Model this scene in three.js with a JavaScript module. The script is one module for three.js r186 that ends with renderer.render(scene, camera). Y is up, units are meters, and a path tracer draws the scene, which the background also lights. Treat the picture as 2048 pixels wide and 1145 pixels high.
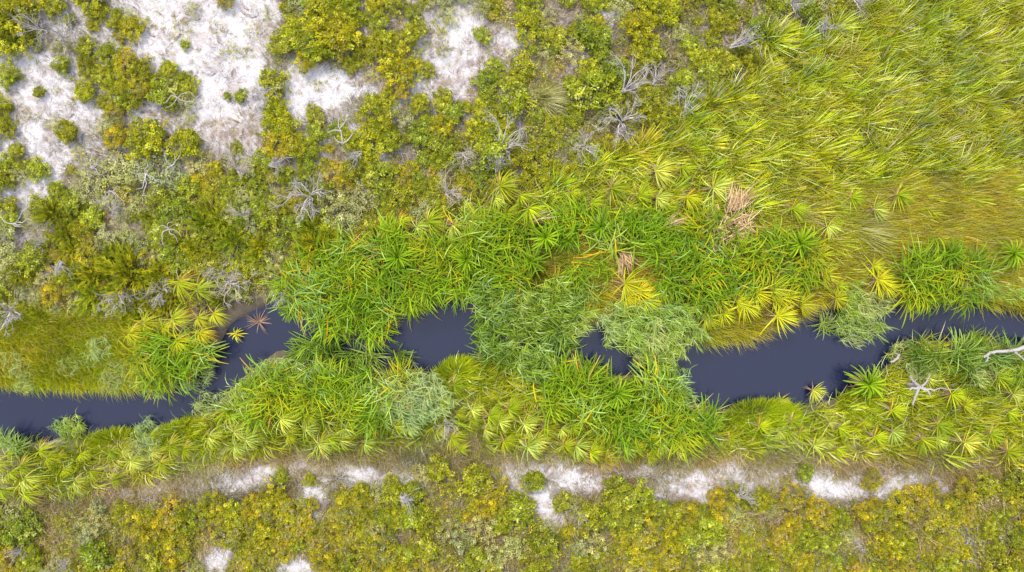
import * as THREE from 'three';

// ------------------------------------------------------------ camera, sky, sun, exposure
const S = 0.02, H = 27;                                  // metres per photograph pixel at water level, camera height
const scene = new THREE.Scene();
const camera = new THREE.PerspectiveCamera(2 * Math.atan(572.5 * S / H) * 180 / Math.PI, 2048 / 1145, 0.1, 1500);
camera.position.set(0, H, 0); camera.up.set(0, 0, -1); camera.lookAt(0, 0, 0);
const renderer = new THREE.WebGLRenderer({ antialias: true });
renderer.setSize(1024, 572);
renderer.toneMapping = THREE.LinearToneMapping;
renderer.toneMappingExposure = 3.1;
renderer.shadowMap.enabled = true;

{ // even overcast: three times brighter overhead than at the horizon, very slightly cool
  const w = 64, h = 32, d = new Float32Array(w * h * 4);
  for (let j = 0; j < h; j++) for (let i = 0; i < w; i++) {
    const up = Math.sin(((j + .5) / h - .5) * Math.PI), l = .72 * (up > 0 ? (1 + 2 * up) / 3 : .3), o = (j * w + i) * 4;
    d[o] = l * .94; d[o + 1] = l * .98; d[o + 2] = l * 1.18; d[o + 3] = 1;
  }
  const t = new THREE.DataTexture(d, w, h, THREE.RGBAFormat, THREE.FloatType);
  t.mapping = THREE.EquirectangularReflectionMapping; t.magFilter = THREE.LinearFilter; t.needsUpdate = true;
  scene.background = t; scene.environment = t;
}
const sun = new THREE.DirectionalLight(0xfff3e2, 1.5);
sun.position.set(-15, 40, -27); sun.castShadow = true; sun.shadow.radius = 20;
Object.assign(sun.shadow.camera, { left: -28, right: 28, top: 22, bottom: -22, near: 1, far: 110 });
sun.shadow.mapSize.set(4096, 4096);
scene.add(sun, sun.target);

// ------------------------------------------------------------ helpers
function rng(a) { return () => { a = (a + 0x6d2b79f5) | 0; let t = Math.imul(a ^ (a >>> 15), 1 | a); t = (t + Math.imul(t ^ (t >>> 7), 61 | t)) ^ t; return ((t ^ (t >>> 14)) >>> 0) / 4294967296; }; }
const R = rng(7), rr = (a, b, r = R) => a + (b - a) * r(), clamp = THREE.MathUtils.clamp, lerp = THREE.MathUtils.lerp;
const sst = (x, a, b) => { const t = clamp((x - a) / (b - a), 0, 1); return t * t * (3 - 2 * t); };
const hash = (x, y, s) => { let h = Math.imul(x, 374761393) + Math.imul(y, 668265263) + Math.imul(s, 1274126177) | 0; h = Math.imul(h ^ (h >>> 13), 1274126177); return ((h ^ (h >>> 16)) >>> 0) / 4294967296; };
function vn(x, y, s = 0) { const i = Math.floor(x), j = Math.floor(y); let u = x - i, v = y - j; u = u * u * (3 - 2 * u); v = v * v * (3 - 2 * v); return lerp(lerp(hash(i, j, s), hash(i + 1, j, s), u), lerp(hash(i, j + 1, s), hash(i + 1, j + 1, s), u), v); }
const fbm = (x, y, s = 0, o = 4) => { let a = 0, k = .5, n = 0; for (let i = 0; i < o; i++) { a += k * vn(x, y, s + i); n += k; k *= .5; x *= 2.03; y *= 2.03; } return a / n; };
const W = (px, py, y = 0) => [(px - 1024) * S * (H - y) / H, (py - 572.5) * S * (H - y) / H];   // pixel of the photograph -> place on the level y
const PX = (x, z) => [x / S + 1024, z / S + 572.5];
const inside = (x, y, poly) => { let c = false; for (let i = 0, j = poly.length - 1; i < poly.length; j = i++) { const [a, b] = poly[i], [p, q] = poly[j]; if ((b > y) !== (q > y) && x < (p - a) * (y - b) / (q - b) + a) c = !c; } return c; };
const names = {};
const numbered = (n) => { const k = names[n] = (names[n] ?? -1) + 1; return k ? n + '_' + String(k).padStart(3, '0') : n; };
function tag(o, label, category, group, kind) { Object.assign(o.userData, { label, category }); if (group) o.userData.group = group; if (kind) o.userData.kind = kind; return o; }
function shade(o) { o.traverse((m) => { if (m.isMesh) m.castShadow = m.receiveShadow = true; }); return o; }

class GB {                                                // collects triangles with vertex colours
  constructor() { this.p = []; this.c = []; this.i = []; }
  v(x, y, z, c) { this.p.push(x, y, z); this.c.push(c[0], c[1], c[2]); return this.p.length / 3 - 1; }
  tri(a, b, c) { this.i.push(a, b, c); }
  ribbon(pts, w, side, c, fold = 0) {                     // a blade along pts; w(t) is its half width
    const n = pts.length; let last;
    for (let k = 0; k < n; k++) {
      const q = pts[k], h = w(k / (n - 1)), s = side;
      const cur = fold
        ? [this.v(q[0] - s[0] * h, q[1] - s[1] * h + fold * h, q[2] - s[2] * h, c), this.v(q[0], q[1], q[2], c), this.v(q[0] + s[0] * h, q[1] + s[1] * h + fold * h, q[2] + s[2] * h, c)]
        : [this.v(q[0] - s[0] * h, q[1] - s[1] * h, q[2] - s[2] * h, c), this.v(q[0] + s[0] * h, q[1] + s[1] * h, q[2] + s[2] * h, c)];
      if (last) for (let m = 0; m + 1 < cur.length; m++) { this.tri(last[m], last[m + 1], cur[m]); this.tri(last[m + 1], cur[m + 1], cur[m]); }
      last = cur;
    }
  }
  tube(pts, r0, r1, c, sides = 4) {
    const n = pts.length; let last;
    for (let k = 0; k < n; k++) {
      const a = pts[Math.max(0, k - 1)], b = pts[Math.min(n - 1, k + 1)], d = new THREE.Vector3(b[0] - a[0], b[1] - a[1], b[2] - a[2]).normalize();
      const u = new THREE.Vector3(Math.abs(d.y) > .9 ? 1 : 0, Math.abs(d.y) > .9 ? 0 : 1, 0).cross(d).normalize(), v = d.clone().cross(u), r = lerp(r0, r1, k / (n - 1)), cur = [];
      for (let s = 0; s < sides; s++) { const t = s / sides * 2 * Math.PI, x = Math.cos(t) * r, y = Math.sin(t) * r; cur.push(this.v(pts[k][0] + u.x * x + v.x * y, pts[k][1] + u.y * x + v.y * y, pts[k][2] + u.z * x + v.z * y, c)); }
      if (last) for (let s = 0; s < sides; s++) { const e = (s + 1) % sides; this.tri(last[s], cur[s], last[e]); this.tri(last[e], cur[s], cur[e]); }
      last = cur;
    }
    const tip = this.v(...pts[n - 1], c); for (let s = 0; s < sides; s++) this.tri(last[s], tip, last[(s + 1) % sides]);
  }
  leaf(x, y, z, d, s, l, w, c) {                          // a lens-shaped leaf of two triangles, bent a little along its midrib
    const a = this.v(x, y, z, c), b = this.v(x + d[0] * l * .5 + s[0] * w, y + d[1] * l * .5 + s[1] * w + w * .3, z + d[2] * l * .5 + s[2] * w, c), e = this.v(x + d[0] * l, y + d[1] * l, z + d[2] * l, c), f = this.v(x + d[0] * l * .5 - s[0] * w, y + d[1] * l * .5 - s[1] * w + w * .3, z + d[2] * l * .5 - s[2] * w, c);
    this.tri(a, b, e); this.tri(a, e, f);
  }
  geo() {
    const g = new THREE.BufferGeometry(); g.setAttribute('position', new THREE.Float32BufferAttribute(this.p, 3)); g.setAttribute('color', new THREE.Float32BufferAttribute(this.c, 3)); g.setIndex(this.i); g.computeVertexNormals(); return g;
  }
}
const mix = (a, b, t) => [lerp(a[0], b[0], t), lerp(a[1], b[1], t), lerp(a[2], b[2], t)];
const jit = (c, k, r) => { const f = 1 + (r() - .5) * 2 * k; return [c[0] * f * (1 + (r() - .5) * k * .5), c[1] * f, c[2] * f]; };
const pick = (a, r = R) => a[Math.floor(r() * a.length)];
function curve(o, az, el, len, droop, wind, seg, kink = 0, wdir = [.94, .34]) {   // an arching blade
  let d = [Math.cos(el) * Math.cos(az), Math.sin(el), Math.cos(el) * Math.sin(az)], p = [...o]; const out = [[...p]];
  for (let k = 0; k < seg; k++) {
    const st = len / seg; p = [p[0] + d[0] * st, p[1] + d[1] * st, p[2] + d[2] * st]; out.push([...p]);
    const dr = (k + 1) / seg > .55 && kink ? droop / seg + kink : droop / seg;
    d = [d[0] + wind * wdir[0] / seg, d[1] - dr, d[2] + wind * wdir[1] / seg]; const n = Math.hypot(...d); d = d.map((q) => q / n);
  }
  return out;
}
const blade = (t) => (t < .3 ? .75 + t * .83 : 1 - Math.pow((t - .3) / .7, 1.6) * .92);   // width along a blade
const strap = (t) => (t < .15 ? .8 + t : t < .75 ? .98 : .98 - (t - .75) * 2.6);

const leafMat = (tint = [1, 1, 1], rough = .75, tr = .1) => new THREE.MeshPhysicalMaterial({ color: new THREE.Color().setRGB(...tint), vertexColors: true, roughness: rough, side: THREE.DoubleSide, transmission: tr, thickness: 0, specularIntensity: .22 });
const plain = (tint = [1, 1, 1], rough = .9) => new THREE.MeshStandardMaterial({ color: new THREE.Color().setRGB(...tint), vertexColors: true, roughness: rough, side: THREE.DoubleSide });
const TINTS = [[.98, 1.01, 1], [1.1, 1.03, .9], [.8, .9, 1], [1.08, 1.13, 1], [.86, .86, .9]], SEDGET = [[.95, 1.03, 1], [.62, .76, 1], [1.2, 1.28, 1.8], [1.16, 1.04, .8], [.8, 1.06, 1], [.7, .72, .9], [1.25, 1.4, 1.4]];
const MATS = { leaf: TINTS.map((t) => leafMat(t)), glossy: TINTS.map((t) => leafMat(t, .58, .1)), wood: plain(), sedge: SEDGET.map((t) => leafMat(t, .58, .1)) };

// ------------------------------------------------------------ the lie of the land
const CH = [[-3000, 830, 58], [-60, 832, 66], [100, 828, 60], [250, 822, 58], [350, 812, 48], [420, 770, 46], [462, 725, 46], [505, 678, 56], [555, 655, 54], [640, 700, 34], [750, 704, 34], [850, 690, 70], [880, 660, 66], [930, 662, 62], [1000, 690, 34], [1090, 690, 32], [1160, 680, 44], [1235, 718, 38], [1320, 732, 30], [1425, 745, 74], [1500, 745, 82], [1600, 722, 98], [1680, 702, 92], [1760, 665, 64], [1830, 640, 48], [1890, 643, 42], [1960, 640, 42], [2030, 655, 44], [2110, 660, 44], [5000, 680, 36]];
function channel(px, py) {                                // pixels outside the water's edge (negative inside)
  let best = 1e9;
  for (let k = 0; k + 1 < CH.length; k++) {
    const [x0, y0, r0] = CH[k], [x1, y1, r1] = CH[k + 1], dx = x1 - x0, dy = y1 - y0, t = clamp(((px - x0) * dx + (py - y0) * dy) / (dx * dx + dy * dy), 0, 1);
    const d = Math.hypot(px - x0 - dx * t, py - y0 - dy * t) - lerp(r0, r1, t); if (d < best) best = d;
  }
  return best + (fbm(px / 40, py / 40, 91, 3) - .5) * 22;
}
function gh(x, z) {
  const [px, py] = PX(x, z), d = channel(px, py);
  return -.8 + .98 * sst(d, -42, 8) + .16 * sst(d, 5, 90) + .35 * sst(d, 150, 700) * (py < 600 ? 1 : .5) + (fbm(x * .35, z * .35, 5, 3) - .5) * .16 * sst(d, 0, 60);
}
// bare white sand, as ellipses in the photograph: centre, half axes, turn, strength
const SAND = [[330, 978, 190, 20, -.06, .55], [620, 948, 280, 26, .02, .6], [1150, 948, 240, 26, 0, .6], [1440, 955, 160, 30, 0, .6], [1740, 962, 190, 32, 0, .55], [90, 1005, 120, 22, -.1, .4], [200, 180, 230, 170, .3, .52], [480, 220, 260, 120, .3, .52], [850, 120, 190, 130, .2, .5], [110, 420, 150, 90, 0, .48], [640, 320, 130, 60, 0, .4], [1120, 90, 120, 90, 0, .3], [420, 60, 130, 95, .3, 1], [470, 150, 75, 80, .4, 1], [350, 20, 90, 50, 0, 1], [520, 30, 50, 60, 0, .9], [430, 215, 40, 35, .3, .8], [70, 160, 95, 55, .35, 1], [150, 220, 60, 40, .7, .95], [20, 130, 50, 40, 0, .9], [80, 260, 45, 30, .8, .9], [110, 310, 30, 55, -.4, .9], [80, 380, 60, 30, -.4, .85], [20, 300, 30, 40, 0, .7], [640, 175, 85, 40, .15, 1], [600, 215, 40, 35, .5, .8], [700, 185, 40, 25, 0, .9], [810, 60, 40, 60, .2, .6], [870, 50, 60, 26, .2, .75], [930, 85, 38, 70, .2, .85], [905, 140, 34, 34, 0, .8], [940, 160, 20, 12, 0, .7], [1030, 85, 50, 20, .3, .8], [1215, 30, 20, 35, 0, .8], [945, 20, 20, 30, 0, .6], [815, 190, 50, 16, -.5, .75], [790, 230, 16, 40, .1, .7], [863, 258, 20, 14, 0, .6], [1135, 150, 24, 14, 0, .5], [110, 20, 40, 40, 0, .6], [150, 60, 60, 26, .4, .6], [470, 280, 55, 36, .4, .6], [130, 440, 60, 45, .5, .55], [30, 410, 40, 40, 0, .6], [260, 440, 60, 20, .4, .4], [340, 110, 60, 40, .5, .8], [230, 80, 40, 30, 0, .4], [640, 330, 40, 20, 0, .4], [395, 370, 20, 24, 0, .4], [700, 320, 30, 30, 0, .4],
  [510, 955, 75, 26, -.3, .95], [600, 930, 60, 16, .05, .7], [720, 945, 60, 20, .15, .95], [625, 985, 30, 34, 0, .9], [630, 1015, 18, 24, 0, .8], [380, 985, 50, 16, -.1, .6], [250, 1000, 30, 14, 0, .4], [45, 1045, 26, 34, 0, .75], [70, 1000, 40, 16, 0, .4], [435, 1118, 26, 28, .2, .9], [605, 1132, 36, 22, 0, .95], [550, 1115, 20, 12, 0, .4], [1020, 940, 30, 22, 0, .75], [1120, 945, 80, 16, .05, .95], [1160, 950, 60, 18, 0, .95], [1085, 990, 18, 40, -.3, .8], [1105, 1040, 30, 30, .5, .7], [1230, 950, 30, 26, -.8, .7], [1270, 940, 50, 14, -.1, .8], [1300, 975, 30, 26, 0, .6], [1390, 955, 50, 20, -.3, .8], [1395, 985, 30, 26, 0, .7], [1460, 940, 40, 22, 0, .8], [1370, 930, 30, 20, 0, .5], [1570, 975, 30, 10, .2, .5], [1650, 970, 60, 26, .2, .95], [1690, 985, 30, 20, 0, .8], [1780, 970, 50, 22, -.2, .8], [1820, 950, 30, 20, 0, .7], [1870, 960, 40, 26, 0, .4], [1712, 1085, 16, 16, 0, .8], [1750, 1052, 14, 10, 0, .5], [1480, 1020, 20, 20, 0, .3], [1190, 1085, 12, 10, 0, .6], [1140, 1100, 40, 12, -.4, .6], [1635, 1110, 20, 12, -.5, .5], [1110, 920, 100, 14, 0, .6], [1620, 935, 60, 16, 0, .5], [770, 1040, 26, 10, 0, .2], [960, 1040, 24, 20, 0, .4], [790, 1000, 30, 16, 0, .35]];
const MW = 416, MH = 260, sandLow = new Float32Array(MW * MH);
{
  for (let j = 0; j < MH; j++) for (let i = 0; i < MW; i++) {
    const px = (i / (MW - 1) - .5) * 2600 + 1024, py = (j / (MH - 1) - .5) * 1625 + 572.5; let m = 0;
    for (const [cx, cy, a, b, t, s] of SAND) {
      const dx = px - cx, dy = py - cy; if (Math.abs(dx) > a * 1.6 + 60 && Math.abs(dx) > b * 1.6 + 60) continue;
      const c = Math.cos(t), n = Math.sin(t), q = Math.hypot((dx * c + dy * n) / a, (dy * c - dx * n) / b); m = Math.max(m, s * sst(1.5 - q, 0, .85));
    }
    sandLow[j * MW + i] = m;
  }
}
function sandAt(px, py) {
  const x = clamp(((px - 1024) / 2600 + .5) * (MW - 1), 0, MW - 1.001), y = clamp(((py - 572.5) / 1625 + .5) * (MH - 1), 0, MH - 1.001), i = Math.floor(x), j = Math.floor(y), u = x - i, v = y - j, o = j * MW + i;
  return lerp(lerp(sandLow[o], sandLow[o + 1], u), lerp(sandLow[o + MW], sandLow[o + MW + 1], u), v);
}
const POLY = {
  heathN: [[-200, -160], [1780, -160], [1735, 10], [1640, 85], [1530, 85], [1500, 165], [1410, 215], [1320, 280], [1200, 330], [1110, 370], [1000, 385], [900, 430], [800, 445], [740, 480], [690, 490], [600, 540], [550, 590], [500, 600], [440, 600], [380, 615], [260, 625], [130, 640], [-200, 650]],
  leftGrass: [[-200, 650], [130, 640], [260, 625], [290, 700], [290, 760], [240, 778], [170, 792], [100, 790], [-200, 772]],
  sedge: [[1780, -160], [2250, -160], [2250, 330], [1950, 350], [1700, 380], [1500, 420], [1300, 430], [1130, 440], [1000, 440], [800, 460], [900, 430], [1000, 385], [1110, 370], [1200, 330], [1320, 280], [1410, 215], [1500, 165], [1530, 85], [1640, 85], [1735, 10]],
  goldR: [[2250, 330], [1950, 350], [1700, 380], [1530, 420], [1480, 500], [1480, 560], [1400, 600], [1400, 670], [1480, 676], [1550, 640], [1620, 600], [1780, 560], [1830, 530], [1960, 540], [1960, 610], [2060, 635], [2250, 640]],
  goldM: [[1080, 490], [1180, 480], [1310, 520], [1310, 600], [1180, 625], [1100, 610], [1060, 540]],
  darkN1: [[560, 600], [600, 545], [690, 500], [790, 485], [900, 470], [1050, 450], [1080, 490], [1060, 560], [960, 600], [880, 605], [840, 615], [810, 660], [770, 700], [720, 715], [600, 690], [575, 640]],
  darkN2: [[1100, 440], [1300, 430], [1440, 440], [1480, 500], [1620, 490], [1600, 560], [1400, 590], [1320, 590], [1310, 510], [1180, 480]],
  reedN1: [[960, 595], [1060, 570], [1140, 600], [1160, 640], [1120, 680], [1100, 740], [1000, 740], [960, 700], [985, 650]],
  reedN2: [[1200, 640], [1290, 605], [1360, 630], [1380, 660], [1350, 700], [1305, 710], [1250, 685]],
  reedR: [[1712, 600], [1762, 590], [1758, 630], [1742, 672], [1724, 672], [1710, 640]],
  darkR: [[1800, 560], [1830, 520], [1960, 540], [1960, 610], [1890, 620], [1830, 610]],
  darkS1: [[500, 775], [550, 748], [640, 738], [740, 730], [800, 728], [830, 765], [760, 830], [640, 815], [500, 812]],
  darkS2: [[1090, 735], [1140, 715], [1200, 745], [1270, 768], [1345, 755], [1375, 795], [1425, 830], [1420, 870], [1300, 870], [1180, 840], [1090, 790]],
  darkSR: [[1820, 715], [1870, 690], [1930, 685], [1990, 695], [2060, 705], [2060, 740], [1900, 730]],
  southBand: [[-200, 895], [60, 875], [200, 872], [370, 832], [450, 785], [700, 765], [860, 755], [960, 725], [1100, 745], [1300, 765], [1420, 825], [1640, 815], [1760, 755], [1830, 690], [1990, 665], [2250, 695], [2250, 905], [2060, 920], [1700, 900], [1400, 900], [1200, 910], [1000, 890], [900, 870], [700, 890], [500, 900], [330, 940], [150, 980], [-200, 985]],
  dryBand: [[-200, 985], [150, 980], [330, 940], [500, 900], [700, 890], [900, 830], [1000, 890], [1200, 910], [1400, 900], [1700, 895], [2060, 910], [2250, 900], [2250, 970], [1900, 970], [1600, 955], [1300, 980], [1000, 960], [850, 940], [600, 990], [250, 1010], [-200, 1045]],
  heathS: [[-200, 1040], [60, 1010], [250, 1000], [420, 1010], [480, 985], [620, 1000], [770, 960], [860, 930], [1000, 960], [1060, 1000], [1120, 1000], [1250, 975], [1370, 1005], [1480, 960], [1580, 955], [1700, 1000], [1790, 980], [1900, 960], [2250, 960], [2250, 1310], [-200, 1310]],
};
const boxOf = (poly) => poly.reduce((b, [x, y]) => [Math.min(b[0], x), Math.min(b[1], y), Math.max(b[2], x), Math.max(b[3], y)], [1e9, 1e9, -1e9, -1e9]);
function scatter(zone, gap, tries, ok, taken = [], seed = 1, lo = [-70, -70], hi = [2118, 1215]) {   // darts with a smallest gap, in photograph pixels
  const r = rng(seed * 7919 + 13), poly = POLY[zone], b = boxOf(poly), out = [], cell = gap, grid = new Map(), key = (x, y) => Math.floor(x / cell) + ',' + Math.floor(y / cell);
  const add = (x, y) => { const k = key(x, y); grid.get(k)?.push([x, y]) ?? grid.set(k, [[x, y]]); };
  taken.forEach(([x, y]) => add(x, y));
  for (let n = 0; n < tries; n++) {
    const x = rr(Math.max(b[0], lo[0]), Math.min(b[2], hi[0]), r), y = rr(Math.max(b[1], lo[1]), Math.min(b[3], hi[1]), r);
    if (!inside(x, y, poly) || (ok && !ok(x, y, r))) continue;
    let bad = false;
    for (let i = -1; i < 2 && !bad; i++) for (let j = -1; j < 2 && !bad; j++) bad = grid.get(key(x + i * cell, y + j * cell))?.some(([p, q]) => (p - x) ** 2 + (q - y) ** 2 < gap * gap);
    if (!bad) { add(x, y); out.push([x, y]); }
  }
  return out;
}

// ------------------------------------------------------------ ground and water
{
  const ax = [], az = [];
  for (const [list, half] of [[ax, 26], [az, 17]]) { for (const v of [-500, -160, -70, -40]) list.push(v); for (let v = -half; v <= half + 1e-6; v += .2) list.push(v); for (const v of [40, 70, 160, 500]) list.push(v); }
  const p = [], uv = [], idx = [], n = ax.length;
  for (const z of az) for (const x of ax) { p.push(x, gh(x, z), z); uv.push(x / 52 + .5, .5 - z / 32.5); }
  for (let j = 0; j + 1 < az.length; j++) for (let i = 0; i + 1 < n; i++) { const a = j * n + i; idx.push(a, a + n, a + 1, a + 1, a + n, a + n + 1); }
  const g = new THREE.BufferGeometry(); g.setAttribute('position', new THREE.Float32BufferAttribute(p, 3)); g.setAttribute('uv', new THREE.Float32BufferAttribute(uv, 2)); g.setIndex(idx); g.computeVertexNormals();
  const w = 2048, h = 1280, d = new Uint8Array(w * h * 4), b = new Uint8Array(w * h * 4), r = rng(3), enc = (v) => 255 * Math.pow(clamp(v, 0, 1), 1 / 2.2);
  const clean = [.43, .418, .412], grey = [.27, .245, .24], litter = [.17, .13, .10], peat = [.06, .05, .02];
  for (let j = 0; j < h; j++) for (let i = 0; i < w; i++) {
    const x = (i / w - .5) * 52, z = (.5 - j / h) * 32.5, [px, py] = PX(x, z);
    const big = fbm(px / 55, py / 55, 20, 3) - .5, fine = fbm(px / 7, py / 7, 40, 3), warp = (fbm(px / 22, py / 22, 60, 2) - .5) * 60;
    let s = sandAt(px + warp, py + big * 50);
    s = clamp(s * 1.25 + big * .7 + (fine - .5) * 1.1 - .02, 0, 1);
    const wet = inside(px, py, POLY.heathN) || py > 880 ? 0 : 1;
    let c = wet ? mix(peat, litter, fine * .5) : mix(mix(litter, grey, clamp(fine * 1.3 - .1 + big, 0, 1)), clean, sst(s, .2, .95));
    const sp = hash(i, j, 7), f = 1 + (hash(i, j, 9) - .5) * .16; { const rb = sst(fbm(px / 9, py / 9, 80, 3) + (fbm(px / 60, py / 60, 84, 2) - .5) * .6, .56, .72) * (wet ? 0 : .4); c = mix(c, [.23, .165, .13], rb); }
    if (sp < .13 - s * .06) c = mix(c, [.12, .09, .08], .55);
    const o = (j * w + i) * 4; d[o] = enc(c[0] * f); d[o + 1] = enc(c[1] * f); d[o + 2] = enc(c[2] * f); d[o + 3] = 255;
    b[o] = b[o + 1] = b[o + 2] = 255 * clamp(fine * .7 + hash(i, j, 2) * .3, 0, 1); b[o + 3] = 255;
  }
  const tex = (a, srgb) => { const t = new THREE.DataTexture(a, w, h); t.wrapS = t.wrapT = THREE.MirroredRepeatWrapping; t.magFilter = THREE.LinearFilter; if (srgb) t.colorSpace = THREE.SRGBColorSpace; t.needsUpdate = true; return t; };
  const m = new THREE.Mesh(g, new THREE.MeshStandardMaterial({ map: tex(d, true), bumpMap: tex(b), bumpScale: .05, roughness: .95 })); m.name = 'ground'; m.receiveShadow = true;
  tag(m, 'white sand and brown litter ground under the heath and swamp', 'ground', null, 'structure'); scene.add(m);

  const k = 512, wv = new Uint8Array(k * k * 4), tn = (x, y, per, s) => { const i = Math.floor(x), q = Math.floor(y); let u = x - i, v = y - q; u = u * u * (3 - 2 * u); v = v * v * (3 - 2 * v); const f = (a, c) => hash(((a % per) + per) % per, ((c % per) + per) % per, s); return lerp(lerp(f(i, q), f(i + 1, q), u), lerp(f(i, q + 1), f(i + 1, q + 1), u), v); };
  for (let j = 0; j < k; j++) for (let i = 0; i < k; i++) { const v = .45 * tn(i / 8, j / 16, 32, 1) + .35 * tn(i / 4, j / 8, 64, 2) + .2 * tn(i / 32, j / 32, 16, 3), o = (j * k + i) * 4; wv[o] = wv[o + 1] = wv[o + 2] = v * 255; wv[o + 3] = 255; }
  const wt = new THREE.DataTexture(wv, k, k); wt.wrapS = wt.wrapT = THREE.RepeatWrapping; wt.magFilter = THREE.LinearFilter; wt.repeat.set(70, 15); wt.rotation = .5; wt.needsUpdate = true;
  const wg = new THREE.PlaneGeometry(140, 30, 1, 1).rotateX(-Math.PI / 2).translate(0, 0, 3);
  const wm = new THREE.Mesh(wg, new THREE.MeshPhysicalMaterial({ color: new THREE.Color().setRGB(.005, .008, .026), roughness: .06, ior: 1.42, bumpMap: wt, bumpScale: .003 })); wm.name = 'water'; wm.receiveShadow = true;
  tag(wm, 'dark slate stream winding between the swamp plants', 'water', null, 'structure'); scene.add(wm);
}
console.log('ground done');

// ------------------------------------------------------------ plant builders (each returns a list of prototypes)
function place(proto, name, x, z, scale, turn, label, category, group, mats, sy) {
  const o = proto.clone(); o.name = numbered(name); o.position.set(x, gh(x, z) - .02, z); o.rotation.y = turn; o.scale.set(scale, (sy ?? 1) * scale, scale);
  if (mats) o.traverse((m) => { if (m.isMesh && m.userData.dye) m.material = mats; });
  tag(o, label, category, group); scene.add(shade(o)); return o;
}
function part(root, name, gb, mat, dye = false) { const m = new THREE.Mesh(gb instanceof GB ? gb.geo() : gb, mat); m.name = name; if (dye) m.userData.dye = true; root.add(m); return m; }

function makePandanus({ seed, n, len, w, el0, el1, droop, wind, kink = 0, seg = 5, height, pal, dead = 14, single = false, fold = .5, bias = 0, jumble = .04, aged = 0 }) {
  const r = rng(seed), root = new THREE.Group(), crown = new GB(), old = new GB(), trunk = new GB(), lean = [rr(-.1, .2, r), rr(-.1, .15, r)];
  const top = [lean[0] * height, height, lean[1] * height], hue = pick(pal, r);
  trunk.tube([[0, -.15, 0], [lean[0] * .4 * height, height * .5, lean[1] * .5 * height], top], .075, .055, [.16, .13, .1], 6);
  part(root, 'trunk', trunk, MATS.wood);
  for (let k = 0; k < n; k++) {
    const f = (k + .5) / n, az = bias && r() < bias ? .3 + (r() + r() * .4 - .7) * 2.6 : k * 2.39996 + rr(-.3, .3, r), el = lerp(el1, el0, Math.pow(f, .8)) + rr(-.12, .12, r), l = len * rr(.72, 1.1, r) * (.72 + .28 * f);
    const jr = jumble * Math.sqrt(r()), ja = rr(0, 6.283, r), o = [top[0] + Math.cos(ja) * jr, top[1] + (1 - f) * .12 + rr(-1, 1, r) * (jumble - .04) * .6, top[2] + Math.sin(ja) * jr], c = jit(aged && f > .62 && r() < aged ? pick([[.5, .36, .008], [.46, .4, .006], [.5, .28, .01], [.4, .26, .06]], r) : r() < .6 ? hue : pick(pal, r), .26, r), tw = rr(-.35, .35, r);
    const side = [-Math.sin(az) * Math.cos(tw), Math.sin(tw), Math.cos(az) * Math.cos(tw)], pts = curve(o, az, el, l, droop * rr(.7, 1.3, r), wind * rr(.6, 1.3, r), seg, r() < .6 ? kink : 0), hw = w * rr(.8, 1.2, r) / 2;
    if (single) { const q = new GB(); q.ribbon(pts, (t) => strap(t) * hw, side, c, fold); part(root, 'leaf', q, MATS.glossy[0], true); } else crown.ribbon(pts, (t) => (kink ? strap(t) : blade(t)) * hw, side, c, fold);
  }
  if (!single) part(root, 'crown', crown, MATS.glossy[0], true);
  for (let k = 0; k < dead; k++) {
    const az = rr(0, 6.283, r), hw = w * .4, tan = jit(pick([[.26, .16, .07], [.2, .12, .055], [.3, .21, .11], [.22, .15, .1]], r), .2, r);
    old.ribbon(curve([top[0], top[1] - .05, top[2]], az, rr(-.7, .1, r), len * rr(.5, .85, r), 1.5, wind * .5, 4), (t) => blade(t) * hw, [-Math.sin(az), 0, Math.cos(az)], tan);
  }
  part(root, 'dead_fronds', old, MATS.wood);
  return root;
}
const LIME = [[.32, .37, .005], [.37, .41, .008], [.40, .42, .006], [.25, .31, .004], [.45, .5, .08], [.2, .26, .005]];
const YELLOW = [[.42, .40, .010], [.45, .42, .012], [.38, .40, .008], [.42, .36, .014], [.34, .39, .008], [.45, .48, .06], [.29, .34, .008]];
const DARK = [[.095, .17, .003], [.13, .215, .004], [.165, .26, .004], [.075, .135, .003], [.22, .31, .008], [.24, .35, .06], [.28, .3, .006], [.06, .105, .003]];
const DEEP = [[.09, .16, .004], [.12, .2, .006], [.15, .23, .02], [.07, .12, .005], [.2, .28, .06]];
const pandLime = [1, 2, 3, 4, 5, 6].map((s) => makePandanus({ seed: 100 + s, n: 58, len: 1.02, w: .03, el0: -.15, el1: 1.1, droop: 1.0, wind: .8, height: .75, pal: LIME, bias: .86, seg: 6, aged: .3 }));
const pandYellow = [1, 2, 3, 4].map((s) => makePandanus({ seed: 200 + s, n: 54, len: 1.02, w: .03, el0: -.25, el1: 1.05, droop: 1.05, wind: .8, height: .8, pal: YELLOW, dead: 16, bias: .86, seg: 6, aged: .4 }));
const pandDark = [1, 2, 3, 4, 5, 6].map((s) => makePandanus({ seed: 300 + s, n: 84, len: 1.25, w: .04, el0: -.05, el1: 1.2, droop: .6, wind: .5, kink: .26, height: .7, pal: DARK, dead: 16, aged: .16, bias: .45, jumble: .5, seg: 6 }));
const pandDeep = [1, 2, 3].map((s) => makePandanus({ seed: 350 + s, n: 60, len: 1.1, w: .036, el0: 0, el1: 1.4, droop: .7, wind: .35, kink: .2, height: .6, pal: DEEP, dead: 6, bias: .4, jumble: .32 }));
const pandFan = [1, 2].map((s) => makePandanus({ seed: 400 + s, n: 52, len: 1.12, w: .062, el0: 0, el1: 1.25, droop: .7, wind: .4, kink: .25, height: 1.0, pal: DARK.slice(0, 5), dead: 10, single: true }));

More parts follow.
